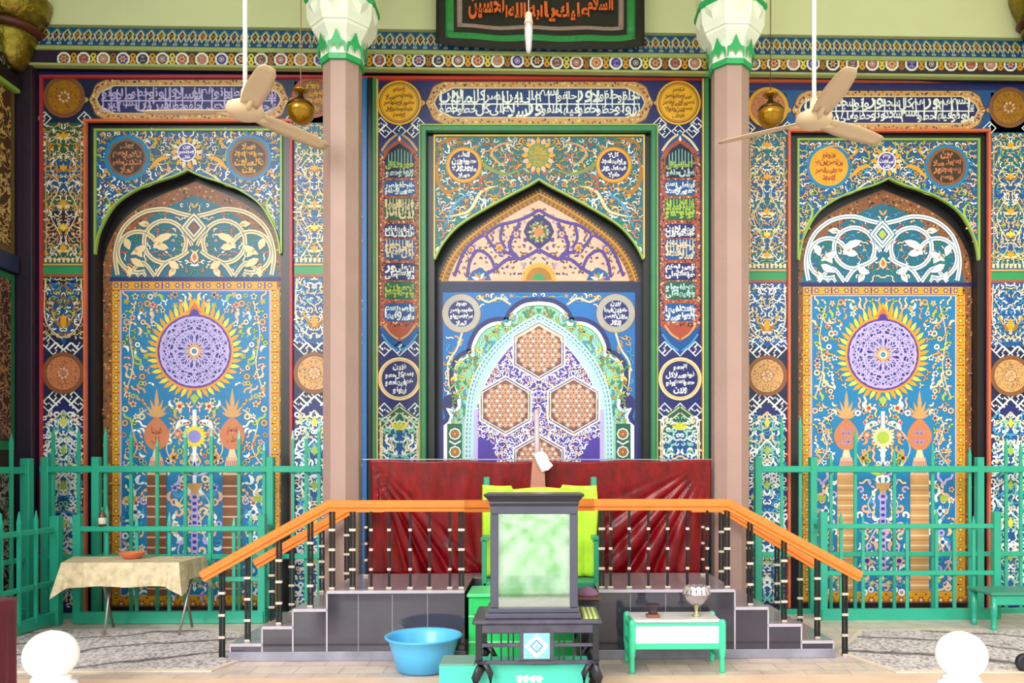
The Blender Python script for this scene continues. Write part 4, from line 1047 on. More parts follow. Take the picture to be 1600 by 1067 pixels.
# ------------------------------------------------------------------ columns
YC = 7.25
M_COL = mat('mauve_column_paint', 'a8877e', rough=.55, var=.06, scale=3, bump=.25, bscale=60)
def column(pxl, pxr, side):
    a = wx(pxl, YC-(.08 if pxl < 842 else -.08)); b = wx(pxr, YC+(.08 if pxl < 842 else -.08)); x = (a+b)/2; r = (b-a)/2/cos(pi/8)
    t = thing('octagonal_column', f'mauve octagonal column with white and green capital, {side} of the red curtain', 'column', (x, YC, 0), 'octagonal columns')
    zc = wz(92, YC-.18)
    MB().lathe((x, YC, 0), [(r, 0), (r, zc+.02)], 8, rot=pi/8).build('shaft', M_COL, t)
    MB().lathe((x, YC, 0), [(r*1.18, 0), (r*1.18, .3), (r*1.02, .34)], 8, rot=pi/8).build('plinth', mat('grey_plinth', '6f6a70', rough=.3), t)
    M_CAP = mat('white_capital', 'efeee2', rough=.5, var=.04, bump=.15, bscale=30)
    M_GR = mat('bright_green_paint', '1fa05a', rough=.4)
    k = r*1.02
    prof = [(k*1.12, zc-.02), (k*1.14, zc+.03), (k*1.10, zc+.05), (k*1.13, zc+.19), (k*1.2, zc+.21), (k*1.5, zc+.275), (k*1.52, zc+.3), (k*1.6, zc+.305), (k*1.66, zc+.335), (k*1.76, zc+.37), (k*1.8, zc+.48), (k*1.82, zc+.53)]
    MB().lathe((x, YC, 0), prof, 8, rot=pi/8, mis=[1]+[0]*10).build('capital', [M_CAP, M_GR], t)
    # pointed flutes of the capital, a green battlement round the neck
    HS = .72; fb = MB(); gb = MB(); rim = MB()
    for i in range(8):
        a0 = pi/8+i*pi/4; am = a0+pi/8
        def pt(rr, aa, z): return (x+rr*cos(aa), YC+rr*sin(aa), z)
        for q in (0,):
            ac = am+q*pi/8; R1 = k*1.7*cos(pi/8)/cos(q*pi/8)
            z0 = zc+.345
            R2 = k*1.8*cos(pi/8)/cos(q*pi/8)+.015
            da = pi/8*.9
            vs_ = [pt(R1*.99, ac, z0), pt(R2*.98, ac-da, z0+.12), pt(R2*.98, ac+da, z0+.12), pt(R2*1.04, ac, z0+.09), pt(R2*1.01, ac-da, z0+.22), pt(R2*1.01, ac+da, z0+.22)]
            fb.add(vs_, [(0, 3, 1), (0, 2, 3), (1, 3, 4), (3, 2, 5), (3, 5, 4)])
        Rn = k*1.16*cos(pi/8)
        # battlement shape on each face
        shp = [(-.48, .0), (-.48, .075), (-.30, .085), (-.16, .1), (0, .2), (.16, .1), (.30, .085), (.48, .075), (.48, 0), (.34, 0), (.28, .05), (.16, .068), (0, .072-.03), (-.16, .068), (-.28, .05), (-.34, 0)]
        shp = [(-.5, 0), (-.5, .09), (-.3, .105), (-.2, .13), (0, .2), (.2, .13), (.3, .105), (.5, .09), (.5, 0), (.43, 0), (.38, .05), (.26, .075), (.12, .06), (0, .01), (-.12, .06), (-.26, .075), (-.38, .05), (-.43, 0)]
        W_ = 2*Rn*math.tan(pi/8); n = (cos(am), sin(am)); u = (-sin(am), cos(am))
        pts = [(x+n[0]*(Rn+.014+zz*.12)+u[0]*W_*s_, YC+n[1]*(Rn+.014+zz*.12)+u[1]*W_*s_, zc+.03+zz) for s_, zz in shp]
        tri = geometry.tessellate_polygon([[Vector((s_, zz, 0)) for s_, zz in shp]])
        gb.add(pts, [tuple(q) for q in tri])
    R = k*1.84
    rim.lathe((x, YC, 0), [(R, zc+.51), (R*1.04, zc+.53), (R*1.04, zc+.56), (R, zc+.58)], 8, rot=pi/8)
    fb.build('flutes', M_CAP, t); gb.build('green_battlement', M_GR, t); rim.build('rim', M_GR, t)
    MB().lathe((x, YC, 0), [(R*.98, zc+.57), (R*.98, 6.75)], 8, rot=pi/8).build('abacus', M_PALE, t)
    return t
column(504, 566, 'left'); column(1111, 1171, 'right')

# ------------------------------------------------------------------ banner over the centre
def banner():
    Yb = D-.22; x0, x1 = wx(681, Yb), wx(1007, Yb); z0, z1 = wz(80, Yb), min(6.72, wz(-70, Yb))
    t = thing('mourning_banner', 'black cloth banner with orange lettering and green sequin border above the centre arch', 'banner', ((x0+x1)/2, Yb, z0))
    n, m = 40, 18
    def yy(u, v): return Yb+.012*sin(u*23+v*3)+.02*sin(u*9)*(1-v)
    def zz(u, v):
        sag = .06*sin(pi*u)*(1-v)
        return z0+.07+(z1-z0-.07)*v-sag
    def grid(u0, u1, v0, v1, off, name, m_, parent, nn=40, mm=4):
        vs_ = []; fs_ = []
        for j in range(mm+1):
            for i in range(nn+1):
                u = u0+(u1-u0)*i/nn; v = v0+(v1-v0)*j/mm
                vs_.append((x0+(x1-x0)*u, yy(u, v)-off, zz(u, v)))
        for j in range(mm):
            for i in range(nn): a = j*(nn+1)+i; fs_.append((a, a+1, a+nn+2, a+nn+1))
        o = link(name, vs_, fs_, m_, parent, smooth=True)
        s_ = o.modifiers.new('s', 'SOLIDIFY'); s_.thickness = .004; return o
    cloth = mat('black_banner_cloth', '231d1c', rough=.7, var=.2)
    grid(0, 1, 0, 1, 0, 'cloth', cloth, t, mm=10)
    def seq(name, c0, c1):
        m2 = damask(name, c0, c1, 60, .3); return m2
    gs = seq('green_sequins', '0f3f1f', '3fd070'); ps = seq('pink_sequins', '5a3a3a', 'e8c4c4')
    for u0, u1, v0, v1, off, nm, mm_, k in ((.045, .955, .1, .175, .004, 'green_border', gs, 40), (.045, .085, .175, 1, .004, 'green_border', gs, 3), (.915, .955, .175, 1, .004, 'green_border', gs, 3),
                                            (.1, .9, .24, .285, .004, 'pink_border', ps, 40), (.1, .125, .285, 1, .004, 'pink_border', ps, 3), (.875, .9, .285, 1, .004, 'pink_border', ps, 3)):
        grid(u0, u1, v0, v1, off, nm, mm_, t, k, 6)
    A = Art(Yb-.02, None, 3)
    A.mi('x'); A.keys = ['orangeink']; PAL['orangeink'] = 'f2662a'
    # two lines drawn as the cloth shows them: the lower line cut by the picture edge
    def w(s_, a, b, c, d): stamp(A, s_, a, b, c, d, 'orangeink', .035)
    w('السلام', 918, -6, 958, 27); w('عليك', 868, 4, 920, 32); w('يا', 858, 10, 870, 34) if 0 else None
    w('يا', 850, 2, 868, 34); w('ابا', 832, 8, 848, 31); w('ع', 826, 8, 834, 22); w('بد', 812, 4, 826, 24) if 0 else None
    w('الله', 794, 4, 822, 28); w('ا', 790, 8, 793, 27); w('لحسين', 732, -14, 788, 30)
    A.build('lettering', t, None)
banner()

# ------------------------------------------------------------------ hanging bulb, fans, lamps
CEIL = 6.75
def bulb():
    Yb = 6.0; p = P(826, 40, Yb)
    t = thing('energy_saving_bulb', 'bare energy saving bulb hanging on a wire before the black banner', 'bulb', (p.x, Yb, wz(84, Yb)))
    s_ = 1/S(Yb)
    MB().tube([(p.x, Yb, CEIL), (p.x, Yb, wz(20, Yb))], .004, 6).build('wire', mat('pale_wire', 'c8a090', rough=.5), t)
    MB().lathe((p.x, Yb, 0), [(.012, wz(19, Yb)), (.026, wz(22, Yb)), (.028, wz(30, Yb)), (.036, wz(37, Yb)), (.03, wz(38, Yb))][::-1], 16).build('socket', mat('pink_socket', 'e0b8a4', rough=.4), t, True)
    MB().lathe((p.x, Yb, 0), [(.012, wz(84, Yb)), (.022, wz(78, Yb)), (.03, wz(58, Yb)), (.033, wz(46, Yb)), (.028, wz(38, Yb))], 16).build('glass_tube', mat('milky_glass', 'c4b8bc', rough=.15, coat=.5), t, True)
    MB().lathe((p.x, Yb-.02, 0), [(.006, wz(74, Yb)), (.013, wz(66, Yb)), (.013, wz(50, Yb)), (.006, wz(47, Yb))], 8).build('inner_tube', mat('white_glass', 'f8f0f0', rough=.2), t, True)
bulb()
M_FAN = mat('beige_fan_enamel', 'dcbc9c', rough=.4, var=.03, spec=.4)
def fan(px, py, Yf, angs, label):
    c = P(px, py, Yf); t = thing('ceiling_fan', label, 'fan', (c.x, c.y, c.z), 'ceiling fans')
    x, y, z = c
    MB().cyl((x, y, z+.07), (x, y, CEIL-.02), .014, n=12).build('down_rod', mat('white_rod', 'f4f4f2', rough=.4), t, True)
    MB().lathe((x, y, 0), [(.05, CEIL-.1), (.07, CEIL-.02), (.07, CEIL)], 16).build('ceiling_rose', M_FAN, t, True)
    MB().lathe((x, y, 0), [(.02, z-.055), (.07, z-.05), (.105, z-.03), (.118, z), (.112, z+.02), (.07, z+.045), (.03, z+.06), (.026, z+.12), (.018, z+.14)], 32).build('motor', M_FAN, t, True)
    for a in angs:
        a = radians(a); u = Vector((cos(a), sin(a), 0)); w = Vector((-sin(a), cos(a), 0)); up = Vector((0, 0, 1))
        b = MB(); n = 10; top = []; bot = []
        for i in range(n+1):
            f = i/n; L_ = .1+.56*f; hw = .052+.016*sin(pi*min(1, f*1.1)) if f < .93 else .052*(1-(f-.93)*5)
            tw = -.22
            for s_ in (-1, -.4, .4, 1):
                cup = .008*(1-abs(s_))
                p = c+u*L_+w*hw*s_*cos(tw)+up*(hw*s_*sin(tw)+cup-.01)
                top.append(p); bot.append(p-up*.004)
        N4 = 4*(n+1); fs_ = []
        for i in range(n):
            for k in range(3):
                q = i*4+k; fs_.append((q, q+1, q+5, q+4)); fs_.append((N4+q, N4+q+4, N4+q+5, N4+q+1))
            fs_.append((i*4, i*4+4, N4+i*4+4, N4+i*4)); fs_.append((i*4+3, N4+i*4+3, N4+i*4+7, i*4+7))
        fs_ += [(0, N4, N4+1, 1), (1, N4+1, N4+2, 2), (2, N4+2, N4+3, 3)]
        e = n*4; fs_ += [(e, e+1, N4+e+1, N4+e), (e+1, e+2, N4+e+2, N4+e+1), (e+2, e+3, N4+e+3, N4+e+2)]
        b.add(top+bot, fs_)
        bl = b.build('blade', M_FAN, t, True)
        k = MB(); k.tube([c+u*.06+up*-.03, c+u*.12+up*-.016, c+u*.19+up*-.012], [.016, .02, .012], 8); k.build('blade_arm', M_FAN, bl, True)
fan(383, 172, 5.0, (-58, 55, 178), 'beige three blade ceiling fan hanging before the left arch')
fan(1272, 186, 5.0, (-92, 28, 147), 'beige three blade ceiling fan hanging before the right arch')

def gold_lamp(px, py, label):
    Yg = 6.6; c = P(px, py, Yg); x, y, z = c
    t = thing('globe_lamp', label, 'lamp', (x, y, z), 'gold globe lamps')
    g = mat('amber_gold_glaze', '9a6a10', rough=.12, metal=.6, var=.15)
    d = mat('dark_bronze', '4a300c', rough=.25, metal=.7)
    MB().lathe((x, y, 0), [(.012, z-.125), (.03, z-.12), (.075, z-.095), (.105, z-.05), (.113, z-.01), (.108, z+.02), (.1, z+.03)], 32).build('bowl', g, t, True)
    MB().lathe((x, y, 0), [(.1, z+.02), (.112, z+.03), (.09, z+.06), (.055, z+.085), (.03, z+.1), (.02, z+.13), (.02, z+.15)], 32).build('shade_cap', d, t, True)
    MB().lathe((x, y, 0), [(.02, z+.14), (.06, z+.155), (.068, z+.165), (.03, z+.18), (.008, z+.19)], 24).build('top_dish', g, t, True)
    MB().tube([(x, y, z+.18), (x, y, CEIL)], .004, 6).build('chain', d, t)
gold_lamp(470, 172, 'gold globe lamp hanging beside the left column')
gold_lamp(1204, 178, 'gold globe lamp hanging beside the right column')

# ------------------------------------------------------------------ stair platform
YF = 6.1; YB = 6.98
HT = [.127, .262, .398, .54]
XS_L = [wx(q, YF) for q in (360, 410, 458, 511)]; XS_R = [wx(q, YF) for q in (1302, 1252, 1200, 1148)]
XGL, XGR = wx(726, YF), wx(935, YF)
def slab_tile():
    m = bpy.data.materials.new('dark_grey_tile'); m.use_nodes = True; nt = m.node_tree; N = nt.nodes; L = nt.links; b = N['Principled BSDF']
    tc = N.new('ShaderNodeTexCoord'); no = N.new('ShaderNodeTexNoise'); no.inputs['Scale'].default_value = 1.6; no.inputs['Detail'].default_value = 5
    L.new(tc.outputs['Object'], no.inputs['Vector']); rp = N.new('ShaderNodeValToRGB')
    rp.color_ramp.elements[0].position = .3; rp.color_ramp.elements[0].color = srgb('2c2934'); rp.color_ramp.elements[1].position = .7; rp.color_ramp.elements[1].color = srgb('47434f')
    L.new(no.outputs[0], rp.inputs[0]); L.new(rp.outputs[0], b.inputs['Base Color']); b.inputs['Roughness'].default_value = .07; b.inputs['IOR'].default_value = 1.6; return m
M_TILE = slab_tile(); M_TREAD = mat('grey_brown_tread', '8f8288', rough=.2, var=.08); M_EDGE = mat('pale_tile_edge', 'b4acb8', rough=.3)
pl = thing('stone_platform', 'dark grey tiled platform with steps at both ends and a gap in the middle', 'platform', (0, 6.5, 0))
def plat(xs, xg, sgn):
    prev = None
    for i, (x, h) in enumerate(zip(xs, HT)):
        x2 = xg if i == 3 else xs[i+1]
        nm = 'block' if i == 3 else 'step'
        a, b = min(x, x2), max(x, x2)
        st = MB().box(a, b, YF, YB if i < 3 else 7.08, 0, h, 0).build(nm, M_TILE, pl)
        MB().box(a-.004 if 1 else a, b+.004, YF-.012, YB if i < 3 else 7.08, h-.002, h+.014, 0, .004).build('tread', M_TREAD, st)
        MB().box(a, b, YF-.014, YF-.002, h-.012, h+.012, 0, .003).build('nosing', M_EDGE, st)
        xe = x
        MB().box(xe-.006, xe+.006, YF-.006, YF+.002, 0, h, 0).build('tile_edge', M_EDGE, st)
plat(XS_L, XGL, 1); plat(XS_R, XGR, -1)
for px in (560, 613, 668, 985, 1040, 1094): MB().box(wx(px, YF)-.0015, wx(px, YF)+.0015, YF-.002, YF+.001, .075, .52).build('tile_joint', M_EDGE, pl)
MB().box(XGL, XGR, 6.86, 7.1, 0, .54, 0).build('back_block', M_TILE, pl)
MB().box(XGL, XGR, 6.85, 7.1, .54, .552, 0).build('tread', M_TREAD, pl)
for a, b in ((XS_L[0], XGL), (XGR, XS_R[0])): MB().box(a-.01, b+.01, YF-.02, YF, 0, .075, 0, .006).build('plinth_course', mat('blue_grey_plinth', '8a8796', rough=.2, var=.25, scale=5), pl)

# ------------------------------------------------------------------ stair railings
M_WOOD = mat('orange_varnished_wood', 'e07c30', rough=.3, var=.1, scale=8, coat=.3)
M_WOOD2 = mat('dark_orange_wood', 'b8641a', rough=.35, var=.2, scale=8)
M_BAL = mat('black_baluster', '1c1b20', rough=.3, metal=.4); M_COLLAR = mat('pale_collar', 'cfc0b4', rough=.35, metal=.3)
HP = [(-.034, .0), (.034, .0), (.036, .016), (.028, .024), (.04, .034), (.042, .056), (.034, .064), (.034, .078), (.022, .09), (-.022, .09), (-.034, .078), (-.034, .064), (-.042, .056), (-.04, .034), (-.028, .024), (-.036, .016)]
def rail_z(path, x):
    for (xa, za_), (xb, zb_) in zip(path[:-1], path[1:]):
        if min(xa, xb)-1e-4 <= x <= max(xa, xb)+1e-4: return za_+(zb_-za_)*(x-xa)/((xb-xa) or 1)
    return path[0][1]
def baluster(x, y, z0, z1, parent, double=False):
    b = MB(); xs = (-.013, .013) if double else (0,)
    for d in xs: b.box(x+d-.009, x+d+.009, y-.009, y+.009, z0, z1, 0, .002)
    o = b.build('baluster', M_BAL, parent)
    h = z1-z0
    n = 3 if h > .45 else 2
    for k in range(n):
        z = z0+h*(k+1)/(n+1); w = .026 if double else .014
        MB().box(x-w, x+w, y-.014, y+.014, z-.011, z+.011, 0, .003).build('collar', M_COLLAR, o)
    MB().box(x-.022, x+.022, y-.016, y+.016, z0, z0+.018, 0, .003).build('foot_cap', M_COLLAR, o)
def railing(name_lab, Y, ptsx, bal, ground, endblock=None, grp='stair railings'):
    path = [(wx(px, Y), wz(py, Y, px)) for px, py in ptsx]
    t = thing('stair_railing', name_lab, 'railing', ((path[0][0]+path[-1][0])/2, Y, 0), grp)
    MB().sweep([(x, Y, z) for x, z in path], HP, (0, 1, 0)).build('handrail', M_WOOD, t)
    if endblock:
        x0, x1 = wx(endblock[0], Y), wx(endblock[1], Y); z = path[-1][1]
        MB().sweep([(x0, Y-.002, z-.004), (x1, Y-.002, z-.004)], [(a*1.06, b*1.07) for a, b in HP], (0, 1, 0)).build('end_block', M_WOOD2, t)
    for px, dbl in bal:
        x = wx(px, Y); z1 = rail_z(path, x)+.01; z0 = 0
        for gx0, gx1, gz in ground:
            if min(gx0, gx1)-1e-3 <= x <= max(gx0, gx1)+1e-3: z0 = max(z0, gz)
        baluster(x, Y, z0+(.014 if z0 else 0), z1, t, dbl)
    return t
gL = [(XS_L[0], XGL, HT[0]), (XS_L[1], XGL, HT[1]), (XS_L[2], XGL, HT[2]), (XS_L[3], XGL, HT[3])]
gR = [(XGR, XS_R[0], HT[0]), (XGR, XS_R[1], HT[1]), (XGR, XS_R[2], HT[2]), (XGR, XS_R[3], HT[3])]
YR1 = YF+.06; YR2 = 6.9
railing('front handrail in orange wood climbing the left steps with black balusters', YR1, [(322, 908), (517, 799), (765, 799)],
        [(347, True), (387, True), (436, True), (485, True), (519, True), (551, True), (580, False), (608, False), (641, False), (671, False), (703, False), (721, True)], gL, (726, 766))
railing('front handrail in orange wood climbing the right steps with black balusters', YR1, [(1339, 908), (1135, 797), (905, 797)],
        [(1320, True), (1277, True), (1225, True), (1172, True), (1136, True), (1105, False), (1074, False), (1043, False), (1013, False), (983, False), (954, False), (940, True)], gR, (903, 928))
railing('rear orange handrail behind the left steps, ending before the left column', YR2, [(404, 888), (556, 800), (600, 800)],
        [(425, True), (456, True), (503, True), (542, True), (572, False)], gL)
railing('rear orange handrail behind the right steps, ending before the right column', YR2, [(1268, 888), (1124, 800), (1080, 800)],
        [(1250, True), (1214, True), (1170, True), (1127, True), (1098, False)], gR)

# ------------------------------------------------------------------ red velvet curtain
def curtain():
    Y0 = 7.16; n, m = 150, 60
    vel = bpy.data.materials.new('red_velvet'); vel.use_nodes = True; nt = vel.node_tree; N = nt.nodes; L = nt.links; b_ = N['Principled BSDF']
    tc = N.new('ShaderNodeTexCoord'); mp = N.new('ShaderNodeMapping'); mp.inputs['Scale'].default_value = (7, 7, 3); no = N.new('ShaderNodeTexNoise'); no.inputs['Scale'].default_value = 1.6; no.inputs['Detail'].default_value = 9; no.inputs['Roughness'].default_value = .75
    L.new(tc.outputs['Object'], mp.inputs[0]); L.new(mp.outputs[0], no.inputs['Vector']); rp = N.new('ShaderNodeValToRGB')
    rp.color_ramp.elements[0].position = .36; rp.color_ramp.elements[0].color = srgb('58000a'); rp.color_ramp.elements[1].position = .68; rp.color_ramp.elements[1].color = srgb('8e0010')
    L.new(no.outputs[0], rp.inputs[0]); L.new(rp.outputs[0], b_.inputs['Base Color']); b_.inputs['Roughness'].default_value = .24; b_.inputs['Specular IOR Level'].default_value = .32
    b_.inputs['Sheen Weight'].default_value = 0; b_.inputs['Sheen Tint'].default_value = (1, .3, .3, 1)
    bp = N.new('ShaderNodeBump'); bp.inputs['Strength'].default_value = .5; bp.inputs['Distance'].default_value = .006; L.new(no.outputs[0], bp.inputs['Height']); L.new(bp.outputs[0], b_.inputs['Normal'])
    top = lambda px: 719+2.0*sin((px-578)/532*pi)**2+1*sin(px*.05)
    def pt(px, t):
        u = (px-578)/532
        bot = 897+2*sin(px*.04)
        py = top(px)+(bot-top(px))*t
        off = 0
        # folds fanning out of the two top corners
        for cx_, sg in ((584, 1), (1102, -1)):
            dx = (px-cx_)*sg; dy = py-716
            if dx > -8:
                a = atan2(dy, max(dx, .1)+3); r = hypot(dx, dy); amp = (min(r, 150)/150)*.05
                w = max(0, 1-abs(a-1.1)/.42) if sg > 0 else max(0, 1-abs(a-.95)/.6)
                off += amp*w*(.5+.5*sin(a*(40 if sg > 0 else 34)+r*.006+.8*sin(r*.02)))**2*1.6
        off += .008*sin(px*.11+t*2)*t+.006*sin(px*.23+1.3*sin(t*5))*t
        ep = px+ (0 if 590 < px < 1098 else (4*sin(t*5) if px < 600 else -6*t**2))
        p = P(ep, py, Y0); return (p.x, Y0-.01+off-.015*t, p.z)
    vs_ = [pt(578+532*i/n, j/m) for j in range(m+1) for i in range(n+1)]
    fs_ = [(j*(n+1)+i, j*(n+1)+i+1, (j+1)*(n+1)+i+1, (j+1)*(n+1)+i) for j in range(m) for i in range(n)]
    o = link('velvet_curtain', vs_, fs_, vel, None, smooth=True, loc=(0, Y0, wz(898, Y0)), label='crimson velvet curtain stretched between the two columns behind the handrails', cat='curtain')
    s_ = o.modifiers.new('s', 'SOLIDIFY'); s_.thickness = .006
    MB().cyl((wx(566, Y0+.0), Y0+.0, wz(718, Y0)), (wx(1112, Y0+.0), Y0+.0, wz(718, Y0)), .006, n=8).build('curtain_wire', mat('grey_wire', '9aa0a4', rough=.4, metal=.6), o)
curtain()

# pole with carved back and a white paper
p = P(840, 700, 7.05)
t = thing('carved_stand', 'narrow carved wooden stand with a lilac pole rising above the red curtain', 'stand', (p.x, 7.02, .554))
MB().tube([(p.x, 7.02, wz(742, 7.02)), (p.x-.01, 7.02, wz(640, 7.02))], [.026, .022], 12).build('pole', mat('lilac_pole', 'c4b0b8', rough=.4), t, True)
cw = damask('carved_tan_wood', 'c88a70', '7a4038', 70, .6)
b = MB(); b.box(p.x-.07, p.x+.075, 6.98, 7.04, .554, wz(758, 7.0), 0, .01); b.build('carved_back', cw, t)
b = MB(); xa = p.x
zt = wz(716, 7.0); zb_ = wz(760, 7.0)
b.add([(xa-.065, 6.985, zb_), (xa+.07, 6.985, zb_), (xa+.058, 6.985, zt), (xa-.045, 6.985, zt), (xa-.065, 7.03, zb_), (xa+.07, 7.03, zb_), (xa+.058, 7.03, zt), (xa-.045, 7.03, zt)],
      [(0, 1, 2, 3), (7, 6, 5, 4), (0, 4, 5, 1), (1, 5, 6, 2), (2, 6, 7, 3), (3, 7, 4, 0)]); b.build('carved_neck', cw, t)
pp = [P(*q, 6.96) for q in ((834, 709), (847, 704), (855, 711), (857, 718), (864, 727), (857, 734), (847, 737), (840, 724))]
n = len(pp)
link('paper_note', [tuple(v) for v in pp]+[(v.x, v.y+.004, v.z) for v in pp], [tuple(range(n)), tuple(range(2*n-1, n-1, -1))]+[(i, (i+1) % n, n+(i+1) % n, n+i) for i in range(n)],
     mat('white_paper', 'f6f2fa', rough=.6, var=.02), loc=tuple(pp[0]), label='tilted white paper pinned to the carved stand above the red curtain', cat='paper')

# ------------------------------------------------------------------ green seat draped in lime cloth
def minbar():
    Yq = 6.78; Yfr = 6.45
    x0, x1 = wx(757, Yq), wx(931, Yq)
    t = thing('draped_seat', 'green wooden high seat draped in lime cloth behind the glass box', 'seat', ((x0+x1)/2, 6.6, 0))
    tl = mat('teal_green_paint', '2f9a74', rough=.35)
    zt = wz(745, Yq)
    for x in (x0+.02, x1-.02): MB().box(x-.025, x+.025, Yq-.025, Yq+.025, 0, zt, 0, .006).build('post', tl, t)
    for x in (x0+.02, x1-.02): MB().box(x-.03, x+.03, Yfr, Yq-.03, .9, .94, 0, .006).build('armrest', tl, t)
    for x in (x0+.02, x1-.02): MB().box(x-.02, x+.02, Yfr, Yfr+.04, 0, .92, 0, .006).build('front_leg', tl, t)
    MB().box(x0+.01, x1-.01, Yfr, Yq, .5, .56, 0, .008).build('seat', tl, t)
    lime = mat('lime_satin', 'b4e02a', rough=.35, var=.12, scale=7, bump=.4, bscale=25, sheen=.2)
    n, m = 60, 24; vs_ = []; fs_ = []
    for j in range(m+1):
        for i in range(n+1):
            u = i/n; v = j/m; px = 754+178*u+2*sin(v*6)*(u > .95)
            dip = 6 if .26 < u < .7 else 0
            tp = 757+dip+2*sin(u*9); py = tp+(900-tp)*v
            q = P(px, py, Yq-.04); vs_.append((q.x, Yq-.045-.012*sin(u*40+v*3*sin(u*7))*(.3+v)-.01*sin(u*13), q.z))
    for j in range(m):
        for i in range(n): a = j*(n+1)+i; fs_.append((a, a+1, a+n+2, a+n+1))
    o = link('cloth', vs_, fs_, lime, t, smooth=True); s_ = o.modifiers.new('s', 'SOLIDIFY'); s_.thickness = .005
minbar()
gl = mat('bright_green_cabinet_paint', '1fc060', rough=.4, var=.06); glp = mat('pale_green_line', '7fe098', rough=.4)
xa, xb = wx(732, 5.97), wx(897, 5.97); zt = wz(927, 5.97)
t = thing('green_cabinet', 'bright green painted cabinet in the gap of the platform behind the black stand', 'cabinet', ((xa+xb)/2, 6.2, 0))
MB().box(xa, xb, 5.98, 6.38, 0, zt-.03, 0, .006).build('body', gl, t)
MB().box(xa-.012, xb+.012, 5.955, 6.39, zt-.03, zt, 0, .008).build('top', mat('light_green_top', '58d488', rough=.35), t)
for k, zz in enumerate((.36, .16)): MB().box(xa, xb, 5.968, 5.982, zz, zz+.014, 0, .002).build('rail', glp, t)
MB().box(xa+.03, xb-.03, 5.965, 5.985, .38, zt-.05, 0, .004).build('door', gl, t)
MB().cyl((xa+.1, 5.955, .27), (xa+.14, 5.955, .265), .008, n=8).build('handle', mat('tan_handle', 'd8a878', rough=.4), t, True)

# ------------------------------------------------------------------ black stand with the glass donation box
M_BLK = mat('black_painted_wood', '24212a', rough=.35, var=.2, scale=9); M_BLK2 = mat('worn_grey_black', '4a4656', rough=.4, var=.3, scale=14)
def stand():
    Ya, Yb2 = 4.9, 5.4; x0, x1 = wx(745, Ya), wx(934, Ya); zt = .545
    t = thing('black_stand', 'low black wooden stand with curved legs and a blue diamond panel under the glass box', 'stand', ((x0+x1)/2, 5.15, 0))
    MB().box(x0-.03, x1+.03, Ya-.02, Yb2+.02, zt-.025, zt, 0, .008).build('top', M_BLK2, t)
    MB().box(x0, x1, Ya, Ya+.03, zt-.085, zt-.025, 0, .006).build('apron', M_BLK2, t)
    for x in (x0+.012, x1-.012):
        for y in (Ya+.015, Yb2-.02):
            o = MB().box(x-.02, x+.02, y-.02, y+.02, .27, zt-.025, 0, .004).build('leg', M_BLK, t)
            s_ = -1 if x < (x0+x1)/2 else 1
            MB().tube([(x, y, .29), (x-s_*.012, y, .24), (x+s_*.02, y, .17), (x+s_*.03, y, .08), (x+s_*.01, y, 0)], [.03, .034, .03, .022, .026], 10).build('curved_foot', M_BLK, o, True)
            MB().tube([(x-s_*.03, y, .28), (x-s_*.075, y, .2), (x-s_*.075, y, .1), (x-s_*.04, y, .02)], [.02, .02, .016, .012], 8).build('scroll', M_BLK, o, True)
    for z in (.385, .275): MB().box(x0, x1, Ya, Ya+.022, z-.011, z+.011, 0, .003).build('rail', M_BLK2, t)
    for z in (.385, .275): MB().box(x0, x1, Yb2-.02, Yb2, z-.01, z+.01, 0, .003).build('rail', M_BLK, t)
    for f in (.12, .2, .26, .3, .68, .72, .8, .86):
        x = x0+(x1-x0)*f; MB().cyl((x, Ya+.01, .28), (x, Ya+.01, zt-.06), .0055, n=6).build('spindle', M_BLK, t)
    xp0, xp1 = wx(818, Ya), wx(859, Ya); z0, z1 = wz(1029, Ya), wz(989, Ya); xc, zc_ = (xp0+xp1)/2, (z0+z1)/2
    MB().box(xp0-.025, xp1+.025, Ya-.004, Ya+.02, z0-.012, z1+.012, 0, .003).build('panel_frame', M_BLK2, t)
    pn_ = MB().box(xp0, xp1, Ya-.008, Ya+.0, z0, z1, 0, .002).build('blue_panel', mat('light_blue_tile', '7fd0e4', rough=.3), t)
    b = MB(); r = (xp1-xp0)/2*.94
    def dia(q, y): return [(xc-q, y, zc_), (xc, y, zc_-q), (xc+q, y, zc_), (xc, y, zc_+q)]
    b.add(dia(r, Ya-.0095), [(0, 1, 2, 3)], 0); b.add(dia(r*.56, Ya-.011), [(0, 1, 2, 3)], 1); b.add(dia(r*.4, Ya-.0125), [(0, 1, 2, 3)], 0)
    b.add([(xc-r*.2, Ya-.014, zc_-r*.05), (xc, Ya-.014, zc_-r*.25), (xc+r*.25, Ya-.014, zc_+r*.02), (xc, Ya-.014, zc_+r*.2)], [(0, 1, 2, 3)], 2)
    b.build('diamond_emblem', [mat('emblem_white', 'f2f6f8', rough=.4), mat('emblem_blue_line', '2f8fb8', rough=.4), mat('light_blue_tile', '7fd0e4')], pn_)
    return zt
ZS = stand()
